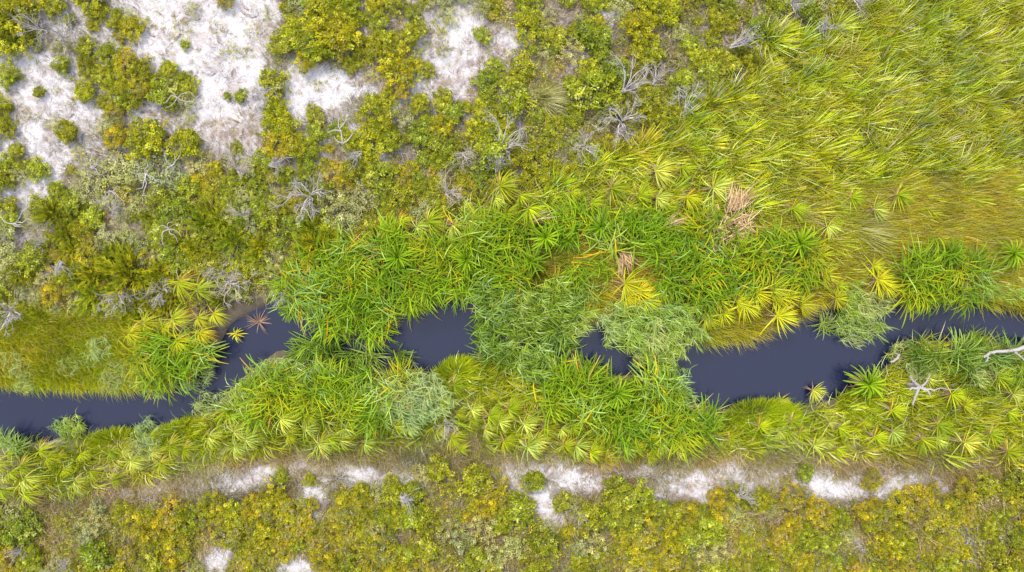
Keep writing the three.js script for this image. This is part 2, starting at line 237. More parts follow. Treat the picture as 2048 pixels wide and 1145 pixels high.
function makeTussock({ seed, n, len, w, wind, droop, pal, spread = .16, el0 = .35, el1 = 1.5, seg = 5, wdir }) {
  const r = rng(seed), g = new GB();
  for (let k = 0; k < n; k++) {
    const az = rr(0, 6.283, r), q = spread * Math.sqrt(r()), tw = rr(-.6, .6, r);
    g.ribbon(curve([Math.cos(az) * q, 0, Math.sin(az) * q], az, rr(el0, el1, r), len * rr(.6, 1.15, r), droop * rr(.6, 1.3, r), wind * rr(.6, 1.3, r), seg, 0, wdir), (t) => blade(t) * w * .5, [-Math.sin(az) * Math.cos(tw), Math.sin(tw), Math.cos(az) * Math.cos(tw)], jit(pick(pal, r), .2, r));
  }
  return g;
}
const SEDGE = [[.31, .34, .006], [.36, .39, .007], [.23, .28, .005], [.42, .43, .03], [.5, .53, .18], [.42, .37, .02], [.36, .38, .006], [.40, .33, .17], [.17, .21, .005]];
const SEDGEL = [[.41, .45, .006], [.48, .51, .012], [.35, .41, .005], [.56, .6, .15], [.52, .47, .012], [.5, .35, .09], [.28, .34, .005]];
const GOLD = [[.40, .345, .004], [.35, .32, .004], [.46, .40, .006], [.28, .265, .004], [.52, .46, .16], [.38, .28, .06], [.34, .37, .006], [.2, .17, .015]];
const DRYG = [[.30, .21, .09], [.38, .29, .15], [.22, .15, .06], [.26, .2, .12], [.22, .19, .02], [.2, .2, .01]];
const GREENG = [[.25, .32, .003], [.30, .36, .004], [.35, .37, .004], [.2, .26, .003]];
const wrap = (g, name, mat, dye = true) => { const o = new THREE.Group(); part(o, name, g, mat, dye); return o; };
const tusSedge = [1, 2, 3, 4, 5].map((s) => wrap(makeTussock({ seed: 500 + s, n: 105, len: 1.05, w: .037, wind: 1.1, droop: 1.05, pal: SEDGE, wdir: [.86, -.5] }), 'foliage', MATS.glossy[0]));
const tusLime = [1, 2, 3, 4].map((s) => wrap(makeTussock({ seed: 520 + s, n: 92, len: 1.0, w: .043, wind: 1.1, droop: 1.1, pal: SEDGEL, wdir: [.95, -.2] }), 'foliage', MATS.glossy[0]));
const tusPale = [1, 2].map((s) => wrap(makeTussock({ seed: 540 + s, n: 260, len: 1.15, w: .018, wind: 1.5, droop: .9, pal: [[.38, .36, .12], [.44, .40, .2], [.34, .34, .08]], spread: .22 }), 'foliage', MATS.leaf[0]));
const tusDry = [1, 2, 3].map((s) => wrap(makeTussock({ seed: 560 + s, n: 150, len: .62, w: .014, wind: .5, droop: .9, pal: DRYG.concat([[.3, .28, .06]]), spread: .22 }), 'foliage', MATS.leaf[0]));

function makeMound(seed, rx, rz, hgt, n, pal) {           // a dense cushion of fine grass
  const r = rng(seed), g = new GB();
  for (let k = 0; k < n; k++) {
    const a = rr(0, 6.283, r), q = Math.sqrt(r()), x = Math.cos(a) * q * rx, z = Math.sin(a) * q * rz, l = hgt * (1.05 - .5 * q * q) * rr(.8, 1.2, r), az = a + rr(-.6, .6, r);
    g.ribbon(curve([x, 0, z], az, rr(.9, 1.5, r) - q * .3, l, .8, .55 * rr(.5, 1.5, r), 4, 0, [.9, -.3]), (t) => blade(t) * .009, [-Math.sin(az), 0, Math.cos(az)], jit(pick(pal, r), .18, r));
  }
  return wrap(g, 'foliage', MATS.leaf[0]);
}
function makeReeds(seed, n, pal, spread, hgt) {
  const r = rng(seed), root = new THREE.Group(), st = new GB(), lf = new GB();
  for (let k = 0; k < n; k++) {
    const a = rr(0, 6.283, r), q = spread * Math.sqrt(r()), pts = curve([Math.cos(a) * q, -.1, Math.sin(a) * q], a, rr(1.05, 1.5, r), hgt * rr(.6, 1.1, r), .35, .35, 5);
    st.tube(pts, .008, .004, [.22, .25, .08], 3);
    for (let m = 0; m < 11; m++) {
      const t = rr(.3, 1, r) * 4.99, i = Math.floor(t), f = t - i, o = [0, 1, 2].map((c) => lerp(pts[i][c], pts[i + 1][c], f)), az = r() < .6 ? .5 + rr(-1, 1, r) : rr(0, 6.283, r);
      lf.ribbon(curve(o, az, rr(.1, 1.0, r), rr(.34, .62, r), .9, .8, 3, 0, [.85, .5]), (u) => blade(u) * .0135, [-Math.sin(az), 0, Math.cos(az)], jit(pick(pal, r), .2, r));
    }
  }
  part(root, 'stem', st, MATS.wood); part(root, 'foliage', lf, MATS.leaf[0], true); return root;
}
const REED = [[.18, .28, .025], [.22, .32, .05], [.14, .22, .012], [.32, .4, .16], [.24, .32, .02]];
const REEDP = [[.24, .32, .09], [.31, .38, .14], [.19, .28, .05], [.34, .36, .13]];
const reeds = [1, 2, 3].map((s) => makeReeds(600 + s, 34, REED, .42, 1.5)), reedsPale = [1, 2].map((s) => makeReeds(620 + s, 34, REEDP, .45, 1.4));

function makeShrub({ seed, R0 = .6, hgt = .6, clumps = 80, per = 20, l = .05, w = .011, pal, bright, spread = 1, bare = 0 }) {
  const r = rng(seed), root = new THREE.Group(), lf = new GB(), st = new GB(), lob = [0, 1, 2, 3, 4].map(() => [rr(0, 6.283, r), rr(.6, 1.15, r)]);
  const reach = (a) => { let m = .55; for (const [b, k] of lob) m = Math.max(m, k * Math.max(0, Math.cos((a - b) * .9)) ** 2); return m; };
  for (let k = 0; k < clumps; k++) {
    const a = rr(0, 6.283, r), q = Math.pow(r(), .5) * reach(a) * R0 * (r() < .18 ? 1.35 : 1), hy = hgt * (Math.sqrt(Math.max(0, 1 - (q / (R0 * 1.2)) ** 2)) * rr(.55, 1.1, r)), x = Math.cos(a) * q, z = Math.sin(a) * q;
    const base = jit(pick(r() < .12 ? bright : pal, r), .32, r), out = q / R0 * .8, ax = new THREE.Vector3(Math.cos(a) * out + rr(-.3, .3, r), 1, Math.sin(a) * out + rr(-.3, .3, r)).normalize(), cs = rr(.07, .13, r) * spread * (R0 / .6);
    if (k % 5 === 0) st.tube([[x * .1, 0, z * .1], [x * .5 + rr(-.05, .05, r), hy * .45, z * .5 + rr(-.05, .05, r)], [x, hy, z]], .012, .004, jit([.2, .17, .16], .3, r), 3);
    if (r() < bare) continue;
    for (let m = 0; m < per; m++) {
      const t = r(), b = rr(0, 6.283, r), d = new THREE.Vector3(Math.cos(b), rr(-.1, .9, r), Math.sin(b)).normalize(), s = new THREE.Vector3(-Math.sin(b), rr(-.4, .4, r), Math.cos(b)).normalize(), rad = cs * (1 - .6 * t) * r();
      lf.leaf(x + ax.x * cs * 1.3 * t + Math.cos(b) * rad, hy + ax.y * cs * 1.3 * t - cs * .5, z + ax.z * cs * 1.3 * t + Math.sin(b) * rad, [d.x, d.y, d.z], [s.x, s.y, s.z], l * rr(.7, 1.3, r), w * rr(.8, 1.2, r), jit(r() < .05 ? [.3, .26, .16] : base, .34, r));
    }
  }
  part(root, 'stem', st, MATS.wood); part(root, 'foliage', lf, MATS.leaf[0], true); return root;
}
function makeFeathery(seed, pal) {                        // arching sprays of fine needles
  const r = rng(seed), root = new THREE.Group(), lf = new GB(), st = new GB();
  for (let k = 0; k < 100; k++) {
    const a = rr(0, 6.283, r), pts = curve([rr(-.15, .15, r), .12, rr(-.15, .15, r)], a, rr(.3, 1.45, r), rr(.35, .85, r), 1.1, .15, 5, 0, [.5, .8]), base = jit(pick(pal, r), .2, r);
    if (k % 4 === 0) st.tube(pts.slice(0, 4), .014, .006, [.18, .15, .12], 3);
    for (let m = 0; m < 26; m++) {
      const t = Math.pow(r(), .6) * 4.99, i = Math.floor(t), f = t - i, o = [0, 1, 2].map((c) => lerp(pts[i][c], pts[i + 1][c], f)), d = new THREE.Vector3(pts[i + 1][0] - pts[i][0], pts[i + 1][1] - pts[i][1], pts[i + 1][2] - pts[i][2]).normalize().multiplyScalar(1.2).add(new THREE.Vector3(rr(-.7, .7, r), rr(-.3, .7, r), rr(-.7, .7, r))).normalize(), s = new THREE.Vector3(-d.z, 0, d.x).normalize();
      lf.leaf(...o, [d.x, d.y, d.z], [s.x, s.y, s.z], rr(.1, .2, r), .012, jit(base, .2, r));
    }
  }
  part(root, 'stem', st, MATS.wood); part(root, 'foliage', lf, MATS.leaf[0], true); return root;
}
const OLIVE = [[.205, .205, .003], [.255, .245, .004], [.16, .17, .003], [.30, .285, .005], [.215, .24, .004], [.12, .13, .003]], OLIVEB = [[.44, .42, .012], [.42, .43, .03], [.40, .37, .01]];
const GREEN = [[.165, .195, .006], [.21, .235, .008], [.26, .275, .012], [.115, .135, .006]], GREENB = [[.37, .39, .06], [.35, .38, .04]];
const ORANGE = [[.28, .24, .004], [.25, .235, .004], [.2, .205, .004], [.31, .25, .005], [.14, .145, .004], [.26, .22, .08]], ORANGEB = [[.43, .36, .01], [.44, .3, .012], [.41, .4, .03]];
const GREY = [[.23, .235, .06], [.28, .285, .085], [.19, .2, .025], [.32, .315, .13]], GREYB = [[.42, .42, .15], [.4, .43, .05]];
const KIND = {
  olive: [1, 2, 3, 4, 5, 6].map((s) => makeShrub({ seed: 700 + s, clumps: 150, per: 26, l: .055, w: .013, hgt: .5, pal: OLIVE, bright: OLIVEB })),
  leafy: [1, 2, 3, 4].map((s) => makeShrub({ seed: 720 + s, clumps: 100, per: 20, l: .08, w: .02, pal: GREEN, bright: GREENB, hgt: .58 })),
  orange: [1, 2, 3].map((s) => makeShrub({ seed: 740 + s, clumps: 140, per: 25, l: .055, w: .013, hgt: .5, pal: ORANGE, bright: ORANGEB })),
  grey: [1, 2, 3].map((s) => makeShrub({ seed: 760 + s, clumps: 80, per: 15, l: .06, w: .013, pal: GREY, bright: GREYB, bare: .2, hgt: .5 })),
  sparse: [1, 2, 3].map((s) => makeShrub({ seed: 780 + s, clumps: 55, per: 12, l: .05, w: .012, pal: OLIVE.concat(GREY, [[.3, .2, .06]]), bright: ORANGEB, bare: .3, hgt: .3 })),
  feathery: [1, 2, 3].map((s) => makeFeathery(800 + s, [[.2, .225, .004], [.26, .27, .005], [.15, .18, .004], [.32, .31, .006], [.12, .15, .004]])),
};
function makeDead({ seed, n, len, r0, depth, cone, lean, pal, curl = .35, el = 1.0 }) {      // bare branching wood
  const r = rng(seed), root = new THREE.Group(), bg = new GB(), tw = new GB();
  const grow = (p, az, e, l, rad, lev) => {
    const pts = [p]; let q = p, a = az, ee = e;
    for (let k = 0; k < 4; k++) { a += rr(-curl, curl, r); ee = clamp(ee + rr(-curl, curl, r) * .7, -.15, 1.5); q = [q[0] + Math.cos(ee) * Math.cos(a) * l / 4, q[1] + Math.sin(ee) * l / 4, q[2] + Math.cos(ee) * Math.sin(a) * l / 4]; pts.push(q); }
    (lev === 0 ? bg : tw).tube(pts, rad, rad * .55, jit(pick(pal, r), .15, r), lev === 0 ? 6 : 3);
    if (lev < depth) for (let k = 0, m = 2 + Math.floor(r() * 2.6); k < m; k++) { const o = pts[1 + Math.floor(r() * 4)]; grow(o, a + rr(-.9, .9, r), ee + rr(-.5, .35, r), l * rr(.5, .8, r), rad * .6, lev + 1); }
  };
  for (let k = 0; k < n; k++) grow([rr(-.06, .06, r), 0, rr(-.06, .06, r)], lean + rr(-cone, cone, r), el + rr(-.4, .4, r), len * rr(.6, 1.1, r), r0 * rr(.7, 1.1, r), 0);
  part(root, 'branch', bg, MATS.wood); part(root, 'twig', tw, MATS.wood); root.children[1].userData.kind = 'stuff'; return root;
}
const GREYW = [[.40, .375, .365], [.47, .445, .43], [.32, .295, .285]], WHITEW = [[.33, .305, .29], [.38, .355, .34], [.29, .265, .25]], TANW = [[.42, .34, .24], [.5, .42, .31], [.34, .28, .21]];

// ------------------------------------------------------------ screw palms seen one by one: crown centre (pixels), size, kind
console.log('prototypes done');
let used = [];                                            // pixels where a big plant stands
const turnSmall = () => rr(-.5, .4);
function pandan(list, protos, label, group, scale0, mats = MATS.glossy, lift = .9, off = .32, free = false) {
  const strappy = protos === pandDark || protos === pandDeep;
  for (const [px, py, k = 1, own] of list) {
    const [x, z] = W(px, py, lift), o = place(pick(protos), strappy ? 'strap_leaf_plant' : 'pandanus_plant', x - off, z - off * .3, scale0 * k * (free ? rr(.8, 1.15) : rr(.68, 1.2)), free ? rr(0, 6.283) : turnSmall(), own ?? (typeof label === 'function' ? label(px, py) : label), strappy ? 'swamp plant' : 'pandanus', own ? undefined : typeof group === 'function' ? group(px, py) : group, pick(mats));
    if (o.position.y < -.3) o.position.y = -.3;
    used.push([px, py]);
  }
}
const south = [[307, 881], [311, 909], [272, 923], [335, 934], [161, 968], [66, 961, 1.1], [31, 951], [70, 988], [59, 940], [122, 923], [136, 947], [105, 920], [381, 906, .9], [409, 850], [430, 878], [356, 899], [482, 895, .8], [478, 867], [503, 881], [531, 874, 1.2], [555, 794], [576, 836, 1.2], [594, 874], [601, 766], [643, 783], [636, 832, 1.1], [650, 888, 1.1], [678, 878], [196, 948], [513, 829], [622, 860], [694, 885], [705, 860], [743, 892, 1.1], [750, 864], [809, 853], [830, 857], [897, 808], [925, 776], [956, 822, 1.1], [931, 832], [959, 846], [984, 864, 1.1], [995, 832], [1026, 885], [1064, 895, 1.1], [1033, 818, 1.1], [1089, 808, 1.1], [1082, 881], [1106, 860], [1138, 864], [1145, 895], [1166, 895], [1197, 906], [1183, 836], [1162, 860], [1225, 864], [1270, 867], [1274, 836, 1.2], [1260, 895], [1284, 899], [1319, 881], [1337, 888], [1326, 906], [1372, 797], [1316, 860], [1361, 878], [1418, 881, .9], [1400, 832], [1456, 860, .8], [1540, 860, 1.1], [1579, 871], [1606, 850, 1.1], [1641, 895, 1.1], [1624, 874], [1750, 853], [1767, 878, 1.1], [1799, 867, 1.1], [1893, 857], [1942, 843, 1.1], [1949, 815, 1.2], [1987, 811, 1.2], [2040, 829, 1.1], [1959, 762, 1.1], [2012, 759, 1.1], [1907, 815, 1.1], [1802, 825, 1.1], [1847, 825], [1872, 762], [1893, 885, .9], [1920, 790, 1.1], [1985, 850, 1.2], [2040, 790, 1.1], [1850, 850], [1700, 860], [1680, 850], [1480, 885, .7], [20, 918], [0, 935], [90, 908], [170, 915], [230, 912], [250, 905], [860, 800], [20, 985, .9], [1120, 830], [1060, 850], [1010, 845]];
const loners = [[237, 968, .8, 'small lone pandanus at the track edge between two clumps near lower left'], [921, 881, 1.1, 'pandanus pair member, upper, on brown dry grass below the grey dead bush'], [935, 904, 1, 'pandanus pair member, lower, on brown dry grass below the grey dead bush'], [1316, 922, .85, 'small pandanus standing out onto the sandy track near bottom centre'], [1372, 911, .9, 'single pandanus at the edge of the sandy track beside brown grass'], [1676, 892, .9, 'middle of three pandanus jutting onto the track below the big pool'], [1697, 904, 1, 'lowest of three pandanus jutting onto the track below the big pool'], [1861, 881, 1.2, 'bright pandanus with brown dead base leaning over the track edge'], [1935, 885, 1.1, 'pandanus with pinkish dead base beside the brown grass at right'], [2001, 874, 1.3, 'large pandanus fanning right above the brown dry grass'], [2033, 909, 1.2, 'lowest pandanus at the right edge over brown grass'], [1592, 808, .95, 'pandanus at the south lip of the big pool, leaves over water'], [1655, 790, .95, 'pandanus beside dark reflections on the big pool south bank']];
const along = (x) => (x < 200 ? 'below the left pool at the left edge' : x < 460 ? 'below the left pool where it narrows' : x < 720 ? 'below the thicket between left and middle pools' : x < 960 ? 'below the middle pool' : x < 1220 ? 'below the narrow channel' : x < 1480 ? 'left of the big pool grass cushion' : x < 1720 ? 'below the big pool' : 'below the star-shaped stump');
const row = (x, y) => (y > 888 - (x < 460 ? (x - 460) * .2 : 0) ? 'front rank of ' : y > 850 - (x < 460 ? (x - 460) * .2 : 0) ? 'middle ranks of ' : 'rear ranks of ');
pandan(south.filter(([x, y], i) => !(x > 1780 && y < 862 && i % 2)), pandLime, (x, y) => 'lime pandanus, ' + row(x, y) + 'the bank ' + along(x), (x, y) => row(x, y) + 'pandanus ' + along(x), .7);
pandan(loners, pandLime, '', '', .7);
const northYellow = [[1652, 516, 1.1], [1655, 558], [1694, 576], [1760, 537], [1764, 565, 1.2], [1690, 603], [1610, 616, 1.1], [1568, 630, 1.2], [1519, 590, 1.2], [1505, 610, 1.1], [1565, 600, 1.2], [1585, 590, 1.1], [1453, 607], [1462, 632], [1484, 612], [1545, 585, 1.2], [1260, 572, 1.1], [1265, 597, 1.1], [1290, 582], [1300, 605], [1780, 575, .9], [1330, 590], [1425, 640]];
const yl = (x) => (x < 1400 ? ' beside the central golden patch' : x < 1530 ? ' above the left end of the big pool' : x < 1630 ? ' above the middle of the big pool' : ' near the reeds hanging into the pool');
pandan(northYellow, pandYellow, (x) => 'golden yellow pandanus on the north bank' + yl(x), (x) => 'golden pandanus' + yl(x), .86);
const northLime = [[816, 446], [845, 455], [876, 450, 1.1], [920, 455], [952, 446, 1.1], [1005, 401, 1.1], [1078, 422], [1138, 425], [1113, 457], [1326, 401, 1.1], [1030, 430], [1260, 420], [1200, 410], [1160, 390], [1290, 395], [1240, 385], [1390, 400], [1350, 420], [1720, 401, .9], [1809, 397], [1599, 422, .9], [1666, 453, .8], [1760, 425, .8], [720, 500], [690, 537], [700, 515], [384, 569], [416, 583], [1020, 380], [1060, 395], [985, 430], [1320, 350], [1380, 340], [1430, 380]];
const ll = (x, y) => (x < 500 ? ' above the jutting clump' : x < 760 ? ' at the top left of the thicket' : x < 970 ? ' below the tan dead bush' : x < 1150 ? ' left of the largest central fan' : x < 1450 ? ' above the central fans' : ' standing in the golden field');
pandan(northLime, pandLime, (x, y) => 'bright lime pandanus on the swamp fringe' + ll(x, y), (x, y) => 'lime pandanus' + ll(x, y), .9);
pandan([[1155, 541, .85, 'upright green strap-leaved plant at the left of the central golden patch'], [1218, 545, .9, 'green strap-leaved plant in the middle of the central golden patch'], [1120, 575, .75, 'green strap-leaved plant at the foot of the central golden patch'], [1185, 590, .75, 'small green strap-leaved plant between golden patch and narrow channel']], pandDark, '', '', .85, MATS.glossy, .8, .1, true);
const left = [[440, 632, 1], [370, 638], [279, 673, 1.1], [374, 687, 1.1], [420, 668, 1], [307, 652], [400, 684], [410, 640], [340, 660]];
pandan(left, pandYellow, 'yellowish pandanus in the clump jutting into the stream at left', 'yellow pandanus of the jutting clump', .8);
pandan([[314, 680, 1], [405, 705, 1], [378, 722, .9], [310, 745, .9], [365, 748, .9], [335, 728, .9], [350, 695, .9], [325, 765, .75], [295, 720, .9]], pandDark, 'dark green strap-leaved plant in the clump jutting into the stream at left', 'green plants of the jutting clump', .95, MATS.glossy, .8, .1, true);
// wide fans whose leaves can be picked apart
const fans = [[799, 520, 1.1, 'broad green pandanus fan with stiff leaves at the thicket edge above the middle pool'], [1197, 457, 1.05, 'large dark pandanus fan above the golden grass patch, centre right'], [1138, 478, .8, 'smaller dark pandanus fan left of the largest central fan'], [1260, 450, 1.05, 'green pandanus fan right of the largest central fan'], [1592, 485, 1.1, 'deep green strap-leaved plant fan at the edge of the golden grass field'], [1750, 776, 1.15, 'dark green pandanus fan with long leaves below the black reflections'], [1239, 790, 1.1, 'green pandanus fan spreading on the south bank below the narrow channel'], [1848, 602, 1, 'dark pandanus fan overhanging the narrow stream at right'], [823, 604, 1, 'green pandanus fan dipping its leaves into the middle pool'], [1061, 528, 1, 'dark upright pandanus fan beside the golden grass patch'], [931, 523, 1.05, 'dark green pandanus fan amid the strappy thicket above the middle pool'], [1092, 480, 1, 'green pandanus fan just above the golden grass patch'], [566, 621, .7, 'small green pandanus leaning over the water below grey dead twigs'], [1893, 505, 1, 'green pandanus fan beside the small dark pool and pale log'], [2029, 509, .95, 'green pandanus fan at the right edge within golden grass']];
for (const [px, py, k, label] of fans) { const [x, z] = W(px, py, 1.1); place(pick(pandFan), 'pandanus_plant', x, z, k * .8, rr(0, 6.283), label, 'pandanus', undefined, pick(MATS.glossy)); used.push([px, py]); }
{
  const zones = [['darkN1', 26, 'dark green strap-leaved plant in the thicket left of middle pool', 'pandanus thicket left of the middle pool', pandDark, 0], ['darkN2', 30, 'green strap-leaved plant in the thicket between sedge field and golden bank', 'pandanus thicket in the swamp middle', pandDark, 0], ['darkS1', 27, 'dark strap-leaved plant in the south thicket between left pools', 'south bank pandanus thicket', pandDark, 0], ['darkS2', 27, 'dark strap-leaved plant in the thicket left of the big pool', 'south bank pandanus thicket by the big pool', pandDark, 0], ['darkR', 27, 'dark green strap-leaved plant crowding the narrow stream bend at right', 'pandanus at the right stream bend', pandDark, 0], ['darkSR', 27, 'deep green strap-leaved plant on the south bank of the right stream bend', 'pandanus south of the right bend', pandDeep, 0], ['reedN1', 25, 'deep green strap-leaved plant among pale reeds between middle and narrow pools', 'pandanus among reeds', pandDeep, 0]];
  const half = (zone, x, y) => { const b = boxOf(POLY[zone]), u = (x - b[0]) / (b[2] - b[0]), v = (y - b[1]) / (b[3] - b[1]); return (u < .34 ? ', left end' : u > .67 ? ', right end' : ', middle') + (v < .5 ? ' top' : ' foot'); };
  zones.forEach(([zone, gap, label, group, protos], k) => pandan(scatter(zone, gap * 1.06, 900, (x, y) => channel(x, y) > (zone === 'reedN1' ? -10 : 16), fans.slice(), 20 + k, [0, 0], [2048, 1145]), protos, (x, y) => label + half(zone, x, y), (x, y) => group + half(zone, x, y), .92, MATS.glossy, .8, .05, true));
}
// plants that stand in the water
pandan([[1659, 652, .62, 'small strap-leaved plant with bare brown stem standing in the big pool'], [792, 716, .85, 'deep green strap-leaved plant dipping into the south side of the middle pool'], [966, 677, .75, 'green strap-leaved plant on the right shore of the middle pool'], [1145, 694, .7, 'deep green strap-leaved plant in the middle of the narrow channel'], [6, 886, .8, 'dark strap-leaved plant at the left edge dipping into the left pool'], [34, 896, .75, 'second dark strap-leaved plant from the left edge on the left pool shore'], [640, 708, .85, 'deep green strap-leaved plant in the shaded gap between left and middle pools'], [598, 712, .8, 'deep green strap-leaved plant at the right end of the left pool'], [620, 690, .9, 'shaggy strap-leaved plant bridging the stream left of the middle pool, left one'], [665, 695, .95, 'shaggy strap-leaved plant bridging the stream left of the middle pool, second'], [700, 712, .95, 'shaggy strap-leaved plant bridging the stream left of the middle pool, third'], [735, 715, .9, 'shaggy strap-leaved plant bridging the stream beside the middle pool']], pandDeep, '', '', .95, MATS.glossy, .6, 0, true);
{ // two tufts that float in the left pool
  const dead = wrap(makeTussock({ seed: 900, n: 26, len: .6, w: .016, wind: .1, droop: .8, pal: [[.45, .26, .13], [.36, .2, .1], [.5, .34, .2]], spread: .05, el0: .05, el1: .9 }), 'foliage', MATS.leaf[0]);
  const [x, z] = W(518, 645, 0); const o = place(dead, 'dead_tuft', x, z, 1, 0, 'rusty brown dead tuft with straggling blades in the left pool', 'dead plant'); o.position.y = 0;
  const [x2, z2] = W(476, 668, 0), y = makePandanus({ seed: 905, n: 14, len: .45, w: .05, el0: 0, el1: .9, droop: .8, wind: 1, height: .2, pal: YELLOW, dead: 8 }); const q = place(y, 'pandanus_plant', x2, z2, 1, 0, 'tiny orange-yellow pandanus sprouting from the left pool', 'pandanus'); q.position.y = -.05;
}
console.log('pandanus done');

// ------------------------------------------------------------ sedge field, grasses and reeds
const sec = (x, y) => (x > 1850 ? (y < 160 ? ' at the top right corner' : ' at the right edge') : x > 1600 ? (y < 120 ? ' below the grey bushes of the top edge' : y < 260 ? ' midway across' : ' just above the golden grass') : x > 1400 ? (y < 230 ? ' beside the large dark-centred tussock' : ' above the tan frond heap') : x > 1180 ? ' below the large tangled dead bush' : ' on the narrow tip near the centre');
const NS = 'wind-combed green sedge tussock in the sedge field', limeZone = (x, y) => y > 250 - (x - 1350) * .1 && y < 470 && x < 1750 && vn(x / 90, y / 90, 3) > .25;
{
  const spots = scatter('sedge', 32, 9000, (x, y) => Math.abs(y) < 4000, used.filter(([, y]) => y < 470), 41, [0, -20], [2070, 1145]).slice(0, 300);
  for (const [px, py] of spots) {
    const [x, z] = W(px, py, .5), lime = limeZone(px, py);
    place(pick(lime ? tusLime : tusSedge), 'sedge_tussock', x - .25, z, rr(.8, 1.15), rr(-.7, .55) + .1, (lime ? 'bright lime sedge tussock in the sedge field' : NS) + sec(px, py), 'sedge', lime ? 'lime sedge tussocks' + sec(px, py) : 'green sedge tussocks' + sec(px, py), pick(MATS.sedge));
  }
  for (const [px, py, k, label] of [[1551, 77, 1.25, 'large dark-centred sedge tussock at the thicket edge, top'], [1533, 152, 1, 'sedge tussock with yellow blades just below the large dark-centred one'], [1439, 210, 1, 'sedge tussock beside the grey dead bush at the field corner'], [1488, 206, 1, 'sedge tussock with orange base at the upper field corner']]) { const [x, z] = W(px, py, .6); place(pick(tusLime), 'sedge_tussock', x - .2, z, k, rr(-.3, .3), label, 'sedge', undefined, pick(MATS.glossy)); }
  for (const [px, py, k, label] of [[1738, 462, 1.15, 'pale feathery grass tussock with dark base in the golden field'], [1620, 425, .9, 'pale silky grass tussock around a small pandanus in the golden field'], [1685, 470, .6, 'small pale grass tussock left of the largest pale one'], [1105, 200, .9, 'tall pale grass tussock leaning right inside the heath'], [1965, 455, .6, 'bleached grass tussock by the bare patch in the golden field']]) { const [x, z] = W(px, py, .5); place(pick(tusPale), 'grass_tussock', x - .3, z, k, rr(-.2, .2), label, 'grass', undefined, MATS.leaf[0]); }
}
const tusGold = [1, 2, 3].map((s) => wrap(makeTussock({ seed: 580 + s, n: 130, len: 1.0, w: .022, wind: 1.5, droop: .95, pal: GOLD, spread: .2, wdir: [1, .1] }), 'foliage', MATS.leaf[0]));
for (const [px, py] of scatter('goldR', 29, 4000, (x, y) => channel(x, y) > 25, used, 47, [1400, 300], [2060, 660])) {
  const lime = R() < 1.05 - sst(px, 1520, 1900) * .95 - (py > 520 ? .25 : 0), [x, z] = W(px, py, .5), w = px > 1800 ? ' in the golden field at right' : py < 480 ? ' right of the tan frond heap' : ' among the golden pandanus';
  place(pick(lime ? tusLime : tusGold), lime ? 'sedge_tussock' : 'grass_tussock', x - .3, z, rr(.65, 1.05), rr(-.5, .3), (lime ? 'lime sedge tussock' : 'golden grass tussock swept sideways') + w, lime ? 'sedge' : 'grass', (lime ? 'lime tussocks' : 'golden tussocks') + w, pick(MATS.sedge));
}
for (const [px, py] of scatter('goldM', 23, 600, null, [], 49)) { const [x, z] = W(px, py, .5); place(pick(R() < .3 ? tusLime : tusGold), 'grass_tussock', x - .3, z, rr(.6, .9), rr(-.5, .4), 'golden grass tussock in the patch between the pandanus thickets', 'grass', 'golden tussocks of the central patch', pick(MATS.sedge)); }
for (const [px, py] of scatter('southBand', 40, 2500, (x, y) => channel(x, y) > 30, used.map(([x, y]) => [x * 1, y]), 48, [0, 780], [2048, 900])) {
  const [x, z] = W(px, py, .5), w = px < 460 ? ' below the left pool' : px < 960 ? ' below the middle pool' : px < 1480 ? ' below the narrow channel' : ' below the big pool';
  place(pick(tusLime), 'sedge_tussock', x - .25, z, rr(.55, .95), rr(-.6, .6) - .3, 'lime sedge tussock filling gaps between pandanus' + w, 'sedge', 'sedge between pandanus' + w, pick(MATS.sedge));
}
const stuff = [];
function field(name, label, protos, zone, n, tintOf, { seed = 1, s0 = .7, s1 = 1.2, lift = .3, turn = .5, ok, lo = [-160, -140], hi = [2210, 1290], gh0 = 0 } = {}) {   // uncountable plants
  const r = rng(seed * 331 + 5), root = stuff.find((o) => o.name === name) ?? Object.assign(new THREE.Group(), { name }), lists = protos.map(() => []);
  if (!stuff.includes(root)) { stuff.push(root); scene.add(tag(root, label, 'grass', undefined, 'stuff')); }
  const polys = [].concat(zone).map((z) => POLY[z]), bs = polys.map(boxOf), areas = bs.map((b) => (Math.min(b[2], hi[0]) - Math.max(b[0], lo[0])) * (Math.min(b[3], hi[1]) - Math.max(b[1], lo[1]))), sum = areas.reduce((a, c) => a + c);
  for (let k = 0; k < n; k++) {
    let u = r() * sum, i = 0; while (u > areas[i] && i < areas.length - 1) u -= areas[i++];
    const px = rr(Math.max(bs[i][0], lo[0]), Math.min(bs[i][2], hi[0]), r), py = rr(Math.max(bs[i][1], lo[1]), Math.min(bs[i][3], hi[1]), r);
    if (!inside(px, py, polys[i]) || (ok && !ok(px, py, r))) continue;
    const [x, z] = W(px, py, lift), y = gh(x, z); if (y < gh0 - .25) continue;
    const s = rr(s0, s1, r), tint = tintOf(px, py, r);
    lists[Math.floor(r() * protos.length)].push([new THREE.Matrix4().compose(new THREE.Vector3(x, y - .02, z), new THREE.Quaternion().setFromEuler(new THREE.Euler(0, rr(-turn, turn, r), 0)), new THREE.Vector3(s, s * rr(.85, 1.15, r), s)), tint]);
  }
  lists.forEach((l, k) => {
    if (!l.length) return;
    const m = new THREE.InstancedMesh(protos[k].geo, protos[k].mat, l.length); m.name = 'blades'; m.userData.kind = 'stuff'; m.castShadow = m.receiveShadow = true;
    l.forEach(([mm, c], i) => { m.setMatrixAt(i, mm); m.setColorAt(i, new THREE.Color().setRGB(...c)); }); root.add(m);
  });
}
const P = (gb, mat = MATS.leaf[0]) => ({ geo: gb.geo(), mat });
